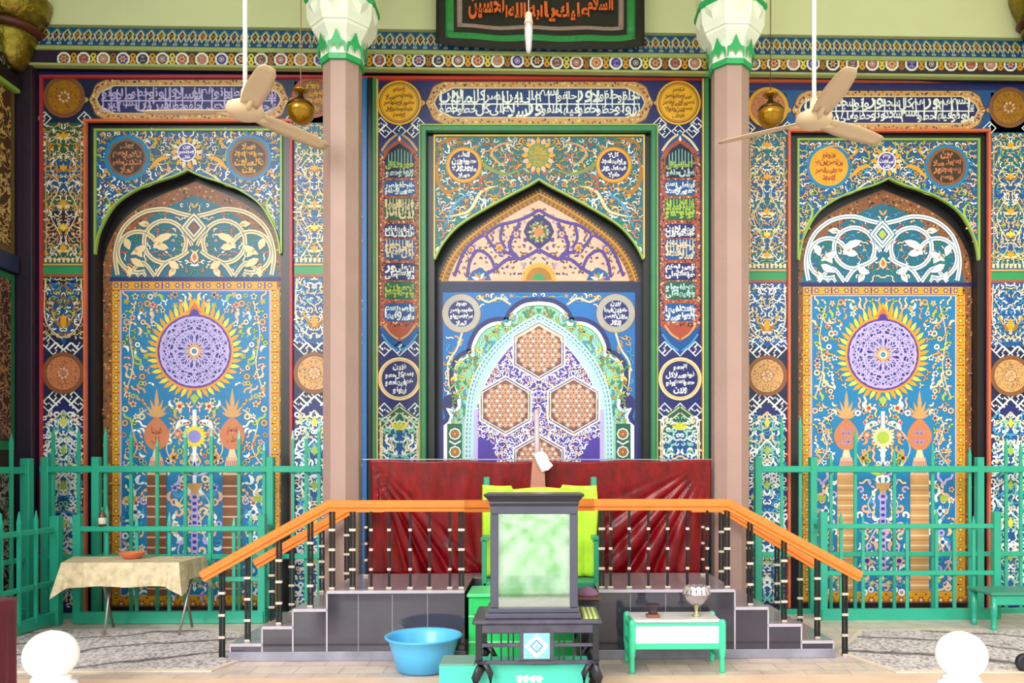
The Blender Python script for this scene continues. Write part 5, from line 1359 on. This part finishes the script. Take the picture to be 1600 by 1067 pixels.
def glass_mat():
    m = bpy.data.materials.new('clear_glass'); m.use_nodes = True; nt = m.node_tree; N = nt.nodes; L = nt.links; N.clear()
    out = N.new('ShaderNodeOutputMaterial'); tr = N.new('ShaderNodeBsdfTransparent'); tr.inputs[0].default_value = (.86, 1, .93, 1)
    gl_ = N.new('ShaderNodeBsdfGlossy'); gl_.inputs['Roughness'].default_value = .03; fr = N.new('ShaderNodeFresnel'); fr.inputs[0].default_value = 1.9
    no = N.new('ShaderNodeTexNoise'); no.inputs['Scale'].default_value = 3
    mx = N.new('ShaderNodeMixShader'); ma = N.new('ShaderNodeMath'); ma.operation = 'MULTIPLY_ADD'; L.new(fr.outputs[0], ma.inputs[0]); ma.inputs[1].default_value = 3.2; ma.inputs[2].default_value = .1
    L.new(ma.outputs[0], mx.inputs[0]); L.new(tr.outputs[0], mx.inputs[1]); L.new(gl_.outputs[0], mx.inputs[2]); L.new(mx.outputs[0], out.inputs[0]); return m
M_GLASS = glass_mat()
def glass_box():
    Ya, Yb2 = 4.97, 5.36; x0, x1 = wx(766, Ya), wx(903, Ya); z0 = ZS; zt = wz(772, Ya-.03); zb0 = z0+.0
    t = thing('donation_box', 'tall glass donation box in a dark grey frame standing on the black stand', 'box', ((x0+x1)/2, (Ya+Yb2)/2, z0))
    M = mat('slate_grey_frame', '4c4a5c', rough=.3, var=.12)
    MB().box(x0-.035, x1+.02, Ya-.035, Yb2+.02, zb0, zb0+.035, 0, .006).build('plinth', M, t)
    MB().box(x0-.015, x1+.01, Ya-.015, Yb2+.01, zb0+.035, zb0+.065, 0, .005).build('base_moulding', M, t)
    for x in (x0, x1-.052):
        for y in (Ya, Yb2-.05): MB().box(x, x+.052, y, y+.05, zb0+.065, zt-.13, 0, .006).build('stile', M, t)
    MB().box(x0, x1, Ya, Yb2, zt-.13, zt-.075, 0, .004).build('top_rail', M, t)
    # flared cornice
    b = MB(); cx_, cy = (x0+x1)/2, (Ya+Yb2)/2; hx, hy = (x1-x0)/2, (Yb2-Ya)/2
    pr = [(0, zt-.08), (.008, zt-.06), (.006, zt-.05), (.03, zt-.02), (.04, zt-.012), (.04, zt)]
    vs_ = []; fs_ = []
    for e, z in pr: vs_ += [(cx_-hx-e, cy-hy-e, z), (cx_+hx+e, cy-hy-e, z), (cx_+hx+e, cy+hy+e, z), (cx_-hx-e, cy+hy+e, z)]
    for k in range(len(pr)-1):
        for i in range(4): fs_.append((k*4+i, k*4+(i+1) % 4, k*4+4+(i+1) % 4, k*4+4+i))
    fs_ += [(3, 2, 1, 0), (20, 21, 22, 23)]
    b.add(vs_, fs_); b.build('cornice', mat('near_black_wood', '302d38', rough=.3), t)
    g0, g1 = zb0+.065, zt-.13
    MB().box(x0+.05, x1-.05, Ya+.018, Ya+.022, g0, g1).build('front_pane', M_GLASS, t)
    MB().box(x0+.05, x1-.05, Yb2-.022, Yb2-.018, g0, g1).build('rear_pane', M_GLASS, t)
    for x in (x0+.02, x1-.024): MB().box(x, x+.004, Ya+.05, Yb2-.05, g0, g1).build('side_pane', M_GLASS, t)
    q = MB()
    rr = random.Random(4)
    for i in range(26):
        x = x0+.1+rr.random()*(x1-x0-.2); y = Ya+.09+rr.random()*.2; a = rr.uniform(0, 3); w_, h_ = .045, .022
        z = g0+.006+i*.0012
        q.add([(x-w_*cos(a)-h_*sin(a), y-w_*sin(a)+h_*cos(a), z+.006), (x+w_*cos(a)-h_*sin(a), y+w_*sin(a)+h_*cos(a), z), (x+w_*cos(a)+h_*sin(a), y+w_*sin(a)-h_*cos(a), z+.01), (x-w_*cos(a)+h_*sin(a), y-w_*sin(a)-h_*cos(a), z+.002)], [(0, 1, 2, 3)], i % 2)
    o = q.build('banknotes', [mat('pink_note', 'd8a0a0', rough=.7), mat('green_note', '8fc8a0', rough=.7)], None, loc=((x0+x1)/2, Ya+.2, g0), label='loose heap of pink and green banknotes on the floor of the glass box', cat='money', kind='stuff')
glass_box()
# turquoise box under the stand
xa, xb = wx(686, 5.0), wx(920, 5.0); M_TQ = mat('turquoise_paint', '4fd0b8', rough=.4, var=.05)
t = thing('turquoise_chest', 'long turquoise chest with a grey top on the floor under the black stand', 'chest', ((xa+xb)/2, 5.15, 0))
MB().box(xa, xb, 5.0, 5.24, 0, .235, 0, .004).build('body', M_TQ, t)
MB().box(xa, wx(741, 5.0), 4.995, 5.25, .235, .243, 0, .003).build('lid', mat('grey_green_lid', '7fa89a', rough=.4), t)
A = Art(4.998, None, 9); 
for px in (812, 822, 833, 843): A.flower(px, 1060, 7, 5, 'white', 'white'); A.rect(px-3, 1056, px+3, 1066, 'white')
A.build('painted_mark', t)
# small things right of the box
Yq = 5.5; xa, xb = wx(905, Yq), wx(936, Yq)
t = thing('dark_side_box', 'small black box holding a purple cloth, right of the glass box', 'box', ((xa+xb)/2, 5.7, 0))
MB().box(xa, xb, Yq, 5.9, 0, wz(936, Yq)-.01, 0, .006).build('body', M_BLK, t)
MB().box(xa-.01, xb+.015, Yq-.01, 5.91, wz(936, Yq)-.01, wz(934, Yq), 0, .004).build('lid', mat('brown_lid', '6a4038', rough=.4), t)
b = MB(); b.lathe(((xa+xb)/2-.01, Yq+.1, wz(934, Yq)), [(.085, 0), (.09, .012), (.07, .04), (.035, .06), (.01, .066)], 20, sx=.95, sy=.8)
b.build('purple_cap', mat('purple_knit', '8a6080', rough=.9, bump=.6, bscale=80), None, True, label='folded purple knit cap on the black box right of the glass box', cat='cap')
b = MB(); xa, xb = wx(911, 4.93), wx(936, 4.93)
for i in range(7): b.box(xa+(xb-xa)*i/7, xa+(xb-xa)*(i+1)/7, 4.93, 5.3, ZS+.001, ZS+.012, i % 2)
b.build('striped_cloth', [mat('olive_cloth', '7a8a40', rough=.8), mat('pale_olive_cloth', 'c4cc88', rough=.8)], None, label='folded olive striped cloth on the right end of the black stand', cat='cloth')

# ------------------------------------------------------------------ green fences
M_F = mat('sea_green_gloss', '27a184', rough=.3, var=.06, scale=3, coat=.2)
def picket(x, y, z0, z1, parent, w=.016):
    b = MB(); b.box(x-w, x+w, y-w*.6, y+w*.6, z0, z1-.09, 0, 0)
    b.add([(x-w, y-w*.6, z1-.09), (x+w, y-w*.6, z1-.09), (x+w, y+w*.6, z1-.09), (x-w, y+w*.6, z1-.09), (x-w*.25, y, z1), (x+w*.25, y, z1)],
          [(0, 1, 5, 4), (1, 2, 5), (2, 3, 4, 5), (3, 0, 4)])
    b.build('picket', M_F, parent)
def fence(label, Y, x0, x1, posts, ptop, rails, pickets, side=False, ext=None):
    t = thing('picket_fence', label, 'fence', ((wx(x0, Y)+wx(x1, Y))/2, Y, 0), 'sea green fences')
    a, b = wx(x0, Y), wx(x1, Y)
    for px in posts:
        x = wx(px, Y); MB().box(x-.036, x+.036, Y-.036, Y+.036, 0, wz(ptop, Y), 0, .006).build('post', M_F, t)
    for z, h, d in rails: MB().box(a, b, Y-d, Y+d*.3, z-h, z+h, 0, .006).build('rail', M_F, t)
    for px, top in pickets:
        x = wx(px, Y)
        picket(x, Y+.012, rails[-1][0], wz(top, Y, px), t)
    return t
RT = lambda Y, ys: [(wz(y, Y), h, d) for y, h, d in ys]
fence('tall sea green picket fence along the back wall before the left arch', 7.9, 64, 503, (72, 151, 423), 714, RT(7.9, [(733, .034, .03), (868, .026, .026), (962, .05, .035)]),
      [(82, 668), (122, 668), (164, 668), (204, 672), (245, 684), (289, 670), (330, 668), (373, 672), (412, 690), (457, 672), (478, 672), (498, 660)])
fence('tall sea green picket fence along the back wall before the right arch', 7.98, 1180, 1640, (1184, 1270, 1530), 714, RT(7.98, [(733, .034, .03), (867, .026, .026), (960, .05, .035)]),
      [(1222, 650), (1251, 650), (1299, 706), (1337, 670), (1398, 702), (1458, 690), (1516, 698), (1573, 684), (1596, 690)])
fence('low sea green picket fence behind the cloth covered table', 7.64, 118, 414, (122, 410), 803, RT(7.64, [(825, .026, .026), (903, .024, .024), (961, .06, .05)]),
      [(166, 790), (213, 806), (264, 800), (327, 798), (365, 806), (391, 800)])
fence('low sea green picket fence in front of the right arch', 7.66, 1282, 1560, (1286, 1556), 800, RT(7.66, [(823, .024, .024), (897, .024, .024), (962, .06, .05)]),
      [(1315, 798), (1349, 806), (1376, 815), (1418, 815), (1464, 795), (1492, 815), (1522, 806)])
def fence_side(label, X, Y0, Y1, zt, rails, step, ptop):
    t = thing('picket_fence', label, 'fence', (X, (Y0+Y1)/2, 0), 'sea green fences')
    for y in (Y0, (Y0+Y1)/2, Y1): MB().box(X-.043, X+.043, y-.043, y+.043, 0, zt, 0, .006).build('post', M_F, t)
    for z, h in rails: MB().box(X-.026, X+.012, Y0, Y1, z-h, z+h, 0, .006).build('rail', M_F, t)
    y = Y0-step if Y0 > Y1 else Y0+step
    while y < Y1-.08:
        picket(X+.01, y, rails[-1][0], ptop, t); y += step
    return t
fence_side('tall sea green picket fence running forward along the left side wall', wx(42, 7.76), 5.6, 7.76, 1.62, [(1.5, .034), (.62, .026), (.09, .05)], .24, 1.86)
fence_side('low sea green picket fence running forward left of the cloth covered table', wx(88, 7.56), 5.6, 7.56, 1.06, [(.93, .026), (.42, .024), (.08, .06)], .235, 1.13)
for (xa, lab) in ((wx(408, 7.64)+.01, 'short sea green fence panel joining the low and tall fences by the left steps'), (wx(1286, 7.66)-.01, 'short sea green fence panel joining the low and tall fences by the right steps')):
    t = thing('fence_panel', lab, 'fence', (xa, 7.77, 0))
    for z, h in ((.93, .024), (.42, .022), (.08, .05)): MB().box(xa-.02, xa+.02, 7.72, 7.84, z-h, z+h, 0, .004).build('rail', M_F, t)
# bench at the right edge
Yq = 7.0; xa, xb = wx(1549, Yq), wx(1660, Yq)
t = thing('low_bench', 'low sea green wooden bench at the right edge before the fence', 'bench', ((xa+xb)/2, 7.2, 0)); zs = wz(929, Yq)
MB().box(xa, xb, Yq, 7.42, zs-.03, zs, 0, .008).build('seat', mat('grey_green_seat', '3f8a72', rough=.35), t)
MB().box(xa+.02, xb-.02, Yq+.02, Yq+.05, zs-.12, zs-.03, 0, .005).build('apron', M_F, t)
for x in (xa+.05, xb-.05):
    for y in (Yq+.045, 7.37): MB().lathe((x, y, 0), [(.022, 0), (.03, .02), (.03, .05), (.02, .07), (.028, .1), (.02, .13), (.03, .15), (.03, zs-.03)], 14).build('leg', M_F, t, True)

# ------------------------------------------------------------------ table with cloth, bowl, bottle
def cloth_table():
    Ya, Yb2 = 7.0, 7.5; x0, x1 = wx(97, Ya), wx(279, Ya); zt = wz(877.5, Ya); x1b = wx(322, Yb2); x0b = wx(116, Yb2)
    t = thing('folding_table', 'folding table with crossed steel legs under a beige cloth', 'table', ((x0+x1)/2, (Ya+Yb2)/2, 0))
    MB().box(x0+.02, x1-.02, Ya+.02, Yb2-.02, zt-.03, zt-.006, 0, .004).build('table_top', mat('plywood_top', 'a88c64', rough=.6), t)
    st = mat('steel_tube', '9c948c', rough=.3, metal=.7)
    for x in (x0+.26, x1+.0-.03):
        MB().tube([(x, Ya+.1, zt-.03), (x+.0, Ya+.2, zt-.25), (x-.05, Yb2-.05, .0)], .012, 8).build('leg', st, t, True)
        MB().tube([(x, Yb2-.1, zt-.03), (x, Yb2-.2, zt-.25), (x+.1 if x < -3.8 else x+.02, Ya+.02, .0)], .012, 8).build('leg', st, t, True)
    # cloth
    cm = mat('beige_tablecloth', 'c9b592', rough=.6, var=.3, scale=14, bump=.5, bscale=26)
    per = []; n1, n2, rc = 40, 16, 6
    c4 = [(x0, Ya), (x1, Ya), (x1b-.01, Yb2), (x0b, Yb2)]
    for k in range(4):
        a = Vector(c4[k]); b = Vector(c4[(k+1) % 4]); d = (b-a).normalized(); nrm = Vector((d.y, -d.x)); n = n1 if k % 2 == 0 else n2
        for i in range(n):
            f = i/n; per.append((a+(b-a)*f, nrm, min(f, 1-f)*(b-a).length, k))
    vs_ = []; N_ = len(per); rows = 9
    for j in range(rows+1):
        v = j/rows
        for i, (p_, nr, dc, k) in enumerate(per):
            nn = nr
            if dc < .001: pr = per[i-1][1]; nn = (nr+pr)
            L_ = .21+.006*sin(i*.35)+(.10 if dc < .001 else .05*max(0, 1-dc/.08))
            wob = .006*sin(i*.9)+.005*sin(i*2.3+j*.3)
            if k == 1: L_ = .17+.12*max(0, 1-dc/.15)
            off = .006+v*(.02+wob+(.035 if dc < .09 else 0))
            z = zt+.004-(0 if j == 0 else (.006+L_*v))
            vs_.append((p_.x+nn.x*off, p_.y+nn.y*off, z))
    fs_ = [tuple(range(N_))]
    for j in range(rows):
        for i in range(N_): fs_.append((j*N_+i, (j+1)*N_+i, (j+1)*N_+(i+1) % N_, j*N_+(i+1) % N_))
    o = link('tablecloth', vs_, fs_, cm, None, smooth=False, loc=((x0+x1)/2, (Ya+Yb2)/2, zt-.25), label='beige cloth draped over the folding table by the left fence', cat='tablecloth')
    s_ = o.modifiers.new('s', 'SOLIDIFY'); s_.thickness = .003
    bx = P(207, 866, 7.3)
    zb = zt+.006
    MB().lathe((bx.x, 7.3, zb), [(.05, 0), (.07, .004), (.1, .03), (.118, .055), (.122, .062), (.114, .06), (.09, .035), (.05, .015), (.01, .01)], 32).build('clay_bowl', mat('terracotta', 'cf6f48', rough=.55, bump=.1), None, True, label='shallow terracotta bowl on the beige tablecloth', cat='bowl')
cloth_table()
q = P(160, 822, 7.63); zb = .956
zb = wz(825, 7.64)+.027
zb += .002; t = thing('small_bottle', 'small brown bottle with pale label and green cap on the low left fence rail', 'bottle', (q.x, 7.63, zb))
MB().lathe((q.x, 7.63, zb), [(.03, 0), (.034, .01), (.034, .1), (.02, .125), (.014, .14), (.014, .155)], 16).build('body', mat('brown_bottle_glass', '6a3420', rough=.15), t, True)
MB().lathe((q.x, 7.63, zb), [(.0345, .02), (.0355, .022), (.0355, .08), (.0345, .082)], 16).build('label', mat('pale_bottle_label', 'd8d0c0', rough=.6), t, True)
MB().lathe((q.x, 7.63, zb), [(.016, .15), (.018, .155), (.018, .18), (.012, .185)], 12).build('cap', mat('dark_green_cap', '1f7a58', rough=.4), t, True)

# ------------------------------------------------------------------ blue basin
YBn = 5.8; bx = wx(662, YBn)
pr = [(.0, 0), (.17, 0), (.2, .015), (.24, .16), (.262, .235), (.286, .25), (.29, .258), (.284, .264), (.262, .258), (.25, .235), (.228, .15), (.19, .03), (.16, .018), (.0, .018)]
MB().lathe((bx, YBn, .001), pr[1:-1], 56).build('plastic_basin', mat('light_blue_plastic', '58b8ec', rough=.28, var=.02), None, True, label='large light blue plastic basin on the floor before the left side of the platform', cat='basin')

# ------------------------------------------------------------------ green and white table
def white_table():
    Ya, Yb2 = 5.66, 6.0; x0, x1 = wx(983, Ya), wx(1133, Ya); zt = wz(970, Ya)
    t = thing('side_table', 'small mint green table with a white front panel and marble top', 'table', ((x0+x1)/2, (Ya+Yb2)/2, 0))
    G = mat('mint_green_gloss', '3fce9c', rough=.3, var=.04, coat=.2)
    MB().box(x0+.03, x1-.03, Ya+.01, Yb2-.01, zt-.022, zt+.002, 0, .005).build('marble_top', mat('pale_marble', 'e2ded8', rough=.15, var=.15, scale=9), t)
    for x in (x0+.022, x1-.022):
        for y in (Ya, Yb2):
            MB().lathe((x, y, 0), [(.018, 0), (.02, .02), (.019, .12), (.024, .13), (.024, .15), (.028, .17), (.028, zt-.03), (.024, zt-.006), (.012, zt+.006)], 16).build('leg', G, t, True)
    MB().box(x0+.03, x1-.03, Ya-.012, Ya+.012, zt-.215, zt-.17, 0, .005).build('lower_rail', G, t)
    MB().box(x0+.03, x1-.03, Ya-.012, Ya+.012, zt-.042, zt-.022, 0, .004).build('upper_rail', G, t)
    MB().box(x0+.03, x1-.03, Ya-.006, Ya+.006, zt-.17, zt-.042, 0, .002).build('front_panel', mat('white_panel', 'f6f6f8', rough=.3, var=.02), t)
    for x in (x0+.02, x1-.02):
        for z in (zt-.06, zt-.19, zt-.3): MB().box(x-.012, x+.012, Ya+.02, Yb2-.02, z-.012, z+.012, 0, .003).build('side_rail', G, t)
    MB().box(x0+.03, x1-.03, Yb2-.012, Yb2+.012, zt-.2, zt-.04, 0, .004).build('back_rail', G, t)
    z = zt+.003
    c = P(1020, 950, 5.78)
    b = thing('incense_burner', 'small dark incense burner on a square brick base at the left of the mint table', 'burner', (c.x, 5.78, z))
    MB().box(c.x-.048, c.x+.048, 5.74, 5.82, z, z+.022, 0, .004).build('base', mat('brick_red_base', '8a5040', rough=.7), b)
    MB().lathe((c.x, 5.78, z+.022), [(.03, 0), (.034, .01), (.03, .03), (.04, .055), (.055, .07), (.053, .074), (.035, .06)], 20).build('pot', mat('dark_clay', '3f3034', rough=.5), b, True)
    c = P(1088, 940, 5.8)
    b = thing('pedestal_bowl', 'silver pedestal bowl with a frilled rim on the right of the mint table', 'bowl', (c.x, 5.8, z))
    sm = mat('tarnished_silver', 'b8a8b0', rough=.18, metal=.75, var=.2)
    MB().lathe((c.x, 5.8, z), [(.036, 0), (.034, .008), (.016, .02), (.013, .05), (.02, .075), (.03, .08)], 20).build('foot', mat('pale_brass', 'b4a878', rough=.25, metal=.6), b, True)
    MB().lathe((c.x, 5.8, z+.078), [(.012, 0), (.05, .018), (.085, .05), (.105, .09), (.108, .1), (.1, .1), (.08, .06), (.045, .03), (.01, .02)], 32).build('cup', sm, b, True)
    r = MB(); n = 48
    for i in range(n):
        a = 2*pi*i/n; a2 = 2*pi*(i+1)/n; h0 = .035+.012*abs(sin(a*5)); h1 = .035+.012*abs(sin(a2*5))
        def pp(aa, rr, zz): return (c.x+rr*cos(aa), 5.8+rr*sin(aa), z+.175+zz)
        if i % 3 != 1: r.add([pp(a, .108, 0), pp(a2, .108, 0), pp(a2, .09, h1), pp(a, .09, h0)], [(0, 1, 2, 3)])
        r.add([pp(a, .092, h0*.9), pp(a2, .092, h1*.9), pp(a2, .082, h1+.012), pp(a, .082, h0+.012)], [(0, 1, 2, 3)])
    r.build('frilled_rim', mat('pale_silver', 'd8ccd0', rough=.25, metal=.5), b)
white_table()

# ------------------------------------------------------------------ rugs, kerb, finials, odds
def rug_mat():
    m = bpy.data.materials.new('grey_rug'); m.use_nodes = True; nt = m.node_tree; N = nt.nodes; L = nt.links; b = N['Principled BSDF']; b.inputs['Roughness'].default_value = .95
    tc = N.new('ShaderNodeTexCoord'); n1 = N.new('ShaderNodeTexNoise'); n1.inputs['Scale'].default_value = 38; n1.inputs['Detail'].default_value = 6
    L.new(tc.outputs['Object'], n1.inputs['Vector']); r1 = N.new('ShaderNodeValToRGB')
    r1.color_ramp.elements[0].position = .33; r1.color_ramp.elements[0].color = srgb('6e6468'); r1.color_ramp.elements[1].position = .56; r1.color_ramp.elements[1].color = srgb('d6ccca')
    L.new(n1.outputs[0], r1.inputs[0])
    wv = N.new('ShaderNodeTexWave'); wv.wave_type = 'RINGS'; wv.rings_direction = 'Z'; wv.inputs['Scale'].default_value = .55; wv.inputs['Distortion'].default_value = 4.5; wv.inputs['Detail'].default_value = 3; wv.inputs['Detail Scale'].default_value = 1.6
    L.new(tc.outputs['Object'], wv.inputs['Vector']); r2 = N.new('ShaderNodeValToRGB')
    r2.color_ramp.elements[0].position = .0; r2.color_ramp.elements[0].color = (.12, .1, .1, 1); r2.color_ramp.elements[1].position = .07; r2.color_ramp.elements[1].color = (1, 1, 1, 1)
    L.new(wv.outputs['Fac'], r2.inputs[0])
    mx = N.new('ShaderNodeMixRGB'); mx.blend_type = 'MULTIPLY'; mx.inputs[0].default_value = .85; L.new(r1.outputs[0], mx.inputs[1]); L.new(r2.outputs[0], mx.inputs[2]); L.new(mx.outputs[0], b.inputs['Base Color']); return m
M_RUG = rug_mat(); M_RB = mat('pale_rug_edge', 'd8c8b4', rough=.95, var=.1, scale=20)
def fp(px, py):
    y = floor_y(px, py); p_ = P(px, py, y); return (p_.x, y)
def rug(pts, label):
    fl = [fp(*q) for q in pts]; n = len(fl); cx_ = sum(q[0] for q in fl)/n; cy = sum(q[1] for q in fl)/n
    ins = [(cx_+(x-cx_)*.965, cy+(y-cy)*.93) for x, y in fl]
    t = link('floor_rug', [(x, y, .001) for x, y in fl]+[(x, y, .012) for x, y in fl], [tuple(range(n, 2*n))]+[(i, (i+1) % n, n+(i+1) % n, n+i) for i in range(n)], M_RB, None, loc=(cx_, cy, 0), label=label, cat='rug')
    link('pile', [(x, y, .014) for x, y in ins]+[(x, y, .011) for x, y in ins], [tuple(range(n))]+[(i, n+i, n+(i+1) % n, (i+1) % n) for i in range(n)], M_RUG, t)
rug([(-60, 985), (330, 985), (440, 996), (438, 1010), (330, 1050), (-120, 1052)], 'worn grey patterned rug on the floor left of the steps')
rug([(1342, 985), (1700, 985), (1760, 1052), (1400, 1052), (1310, 1020)], 'worn grey patterned rug on the floor right of the steps')
kb = MB().box(-6, 6, 5.3, 5.56, .001, .012, 0, .003).build('trim_2', mat('peach_kerb', 'e6c4a8', rough=.45, var=.12, scale=4), None, kind='structure')
def finial(px, label):
    Yq = 3.7; c = P(px, 1023, Yq); s_ = 1/S(Yq)
    t = thing('post_finial', label, 'finial', (c.x, Yq, 0), 'white ball posts')
    W = mat('glossy_white_paint', 'fbfbfb', rough=.35, var=0)
    prof = [(.05, -.118), (.085, -.1)]
    sp = [(38*s_*cos(a), 37*s_*sin(a)) for a in [radians(-58+8*i) for i in range(19)]]
    MB().lathe((c.x, Yq, c.z), sp+[(.004, 38*s_)], 40).build('ball', W, t, True)
    MB().lathe((c.x, Yq, c.z), [(34*s_, -52*s_), (36*s_, -47*s_), (33*s_, -43*s_), (27*s_, -40*s_), (27*s_, -34*s_), (22*s_, -31*s_)], 40).build('collar', W, t, True)
    zb = c.z-52*s_
    MB().lathe((c.x, Yq, 0), [(46*s_, zb-.07), (46*s_, zb-.03), (34*s_, zb-.01), (33*s_, zb)], 4, rot=pi/4).build('cap_block', W, t)
    MB().box(c.x-.1, c.x+.1, Yq-.1, Yq+.1, 0, zb-.07, 0, .01).build('post', W, t)
finial(80, 'white ball on a post at the lower left, before the left rug')
finial(1502, 'white ball on a post at the lower right, before the right rug')
# maroon velvet cover at the left edge
Yq = 4.6; xa, xb = wx(-110, Yq)-.1, wx(17, Yq+.3); zt = wz(948, Yq)
vs_ = []; fs_ = []; n = 64; m = 8; hx, hy = (xb-xa)/2, .22; cx_, cy = (xa+xb)/2, Yq+.22
for j in range(m+1):
    for i in range(n):
        a = 2*pi*i/n; e = 4; rr = (abs(cos(a))**e+abs(sin(a))**e)**(-1/e); v = j/m
        k = 1+.05*v*sin(i*1.4)*(1 if j else 0)-.02*v
        vs_.append((cx_+hx*rr*cos(a)*k, cy+hy*rr*sin(a)*k, zt+(.01*sin(i*.9) if j == 0 else -(zt-.02)*v)))
fs_ = [tuple(range(n))]+[(j*n+i, (j+1)*n+i, (j+1)*n+(i+1) % n, j*n+(i+1) % n) for j in range(m) for i in range(n)]
t = thing('covered_stool', 'stool hidden by a dark maroon velvet cover at the lower left edge', 'stool', (cx_, cy, 0))
link('velvet_cover', vs_, fs_, mat('maroon_velvet', '5c0a20', rough=.6, var=.25, sheen=.15), t, smooth=True)
# black wheel at the right edge
c = P(1602, 1037, 5.62); r = .07
t = thing('rubber_wheel', 'small black rubber wheel with grey spokes at the lower right edge', 'wheel', (c.x, 5.62, 0))
MB().lathe((0, 0, 0), [(r*.72, -.02), (r*.95, -.022), (r, -.01), (r, .01), (r*.95, .022), (r*.72, .02)], 32).build('tyre', mat('black_rubber', '1c1c22', rough=.5), None, True, loc=(0, 0, 0))
o = bpy.data.objects['tyre']; o.parent = t; o.location = (0, 0, r+.002); o.rotation_euler = (pi/2, 0, 0)
for k in range(3):
    a = k*pi/3+.3
    MB().cyl((c.x-r*.72*cos(a), 5.62, r+.002-r*.72*sin(a)), (c.x+r*.72*cos(a), 5.62, r+.002+r*.72*sin(a)), .008, n=8).build('spoke', mat('grey_spoke', 'a0a0aa', rough=.4), t, True)
b = MB(); q = wx(461, 6.98); b.lathe((q, 7.3, .0), [(.04, 0), (.05, .09), (.054, .095), (.046, .09), (.036, .006)], 16)
b.build('plastic_cup', mat('salmon_plastic', 'e08070', rough=.4), None, True, label='small salmon plastic pot on the floor behind the left steps', cat='pot')
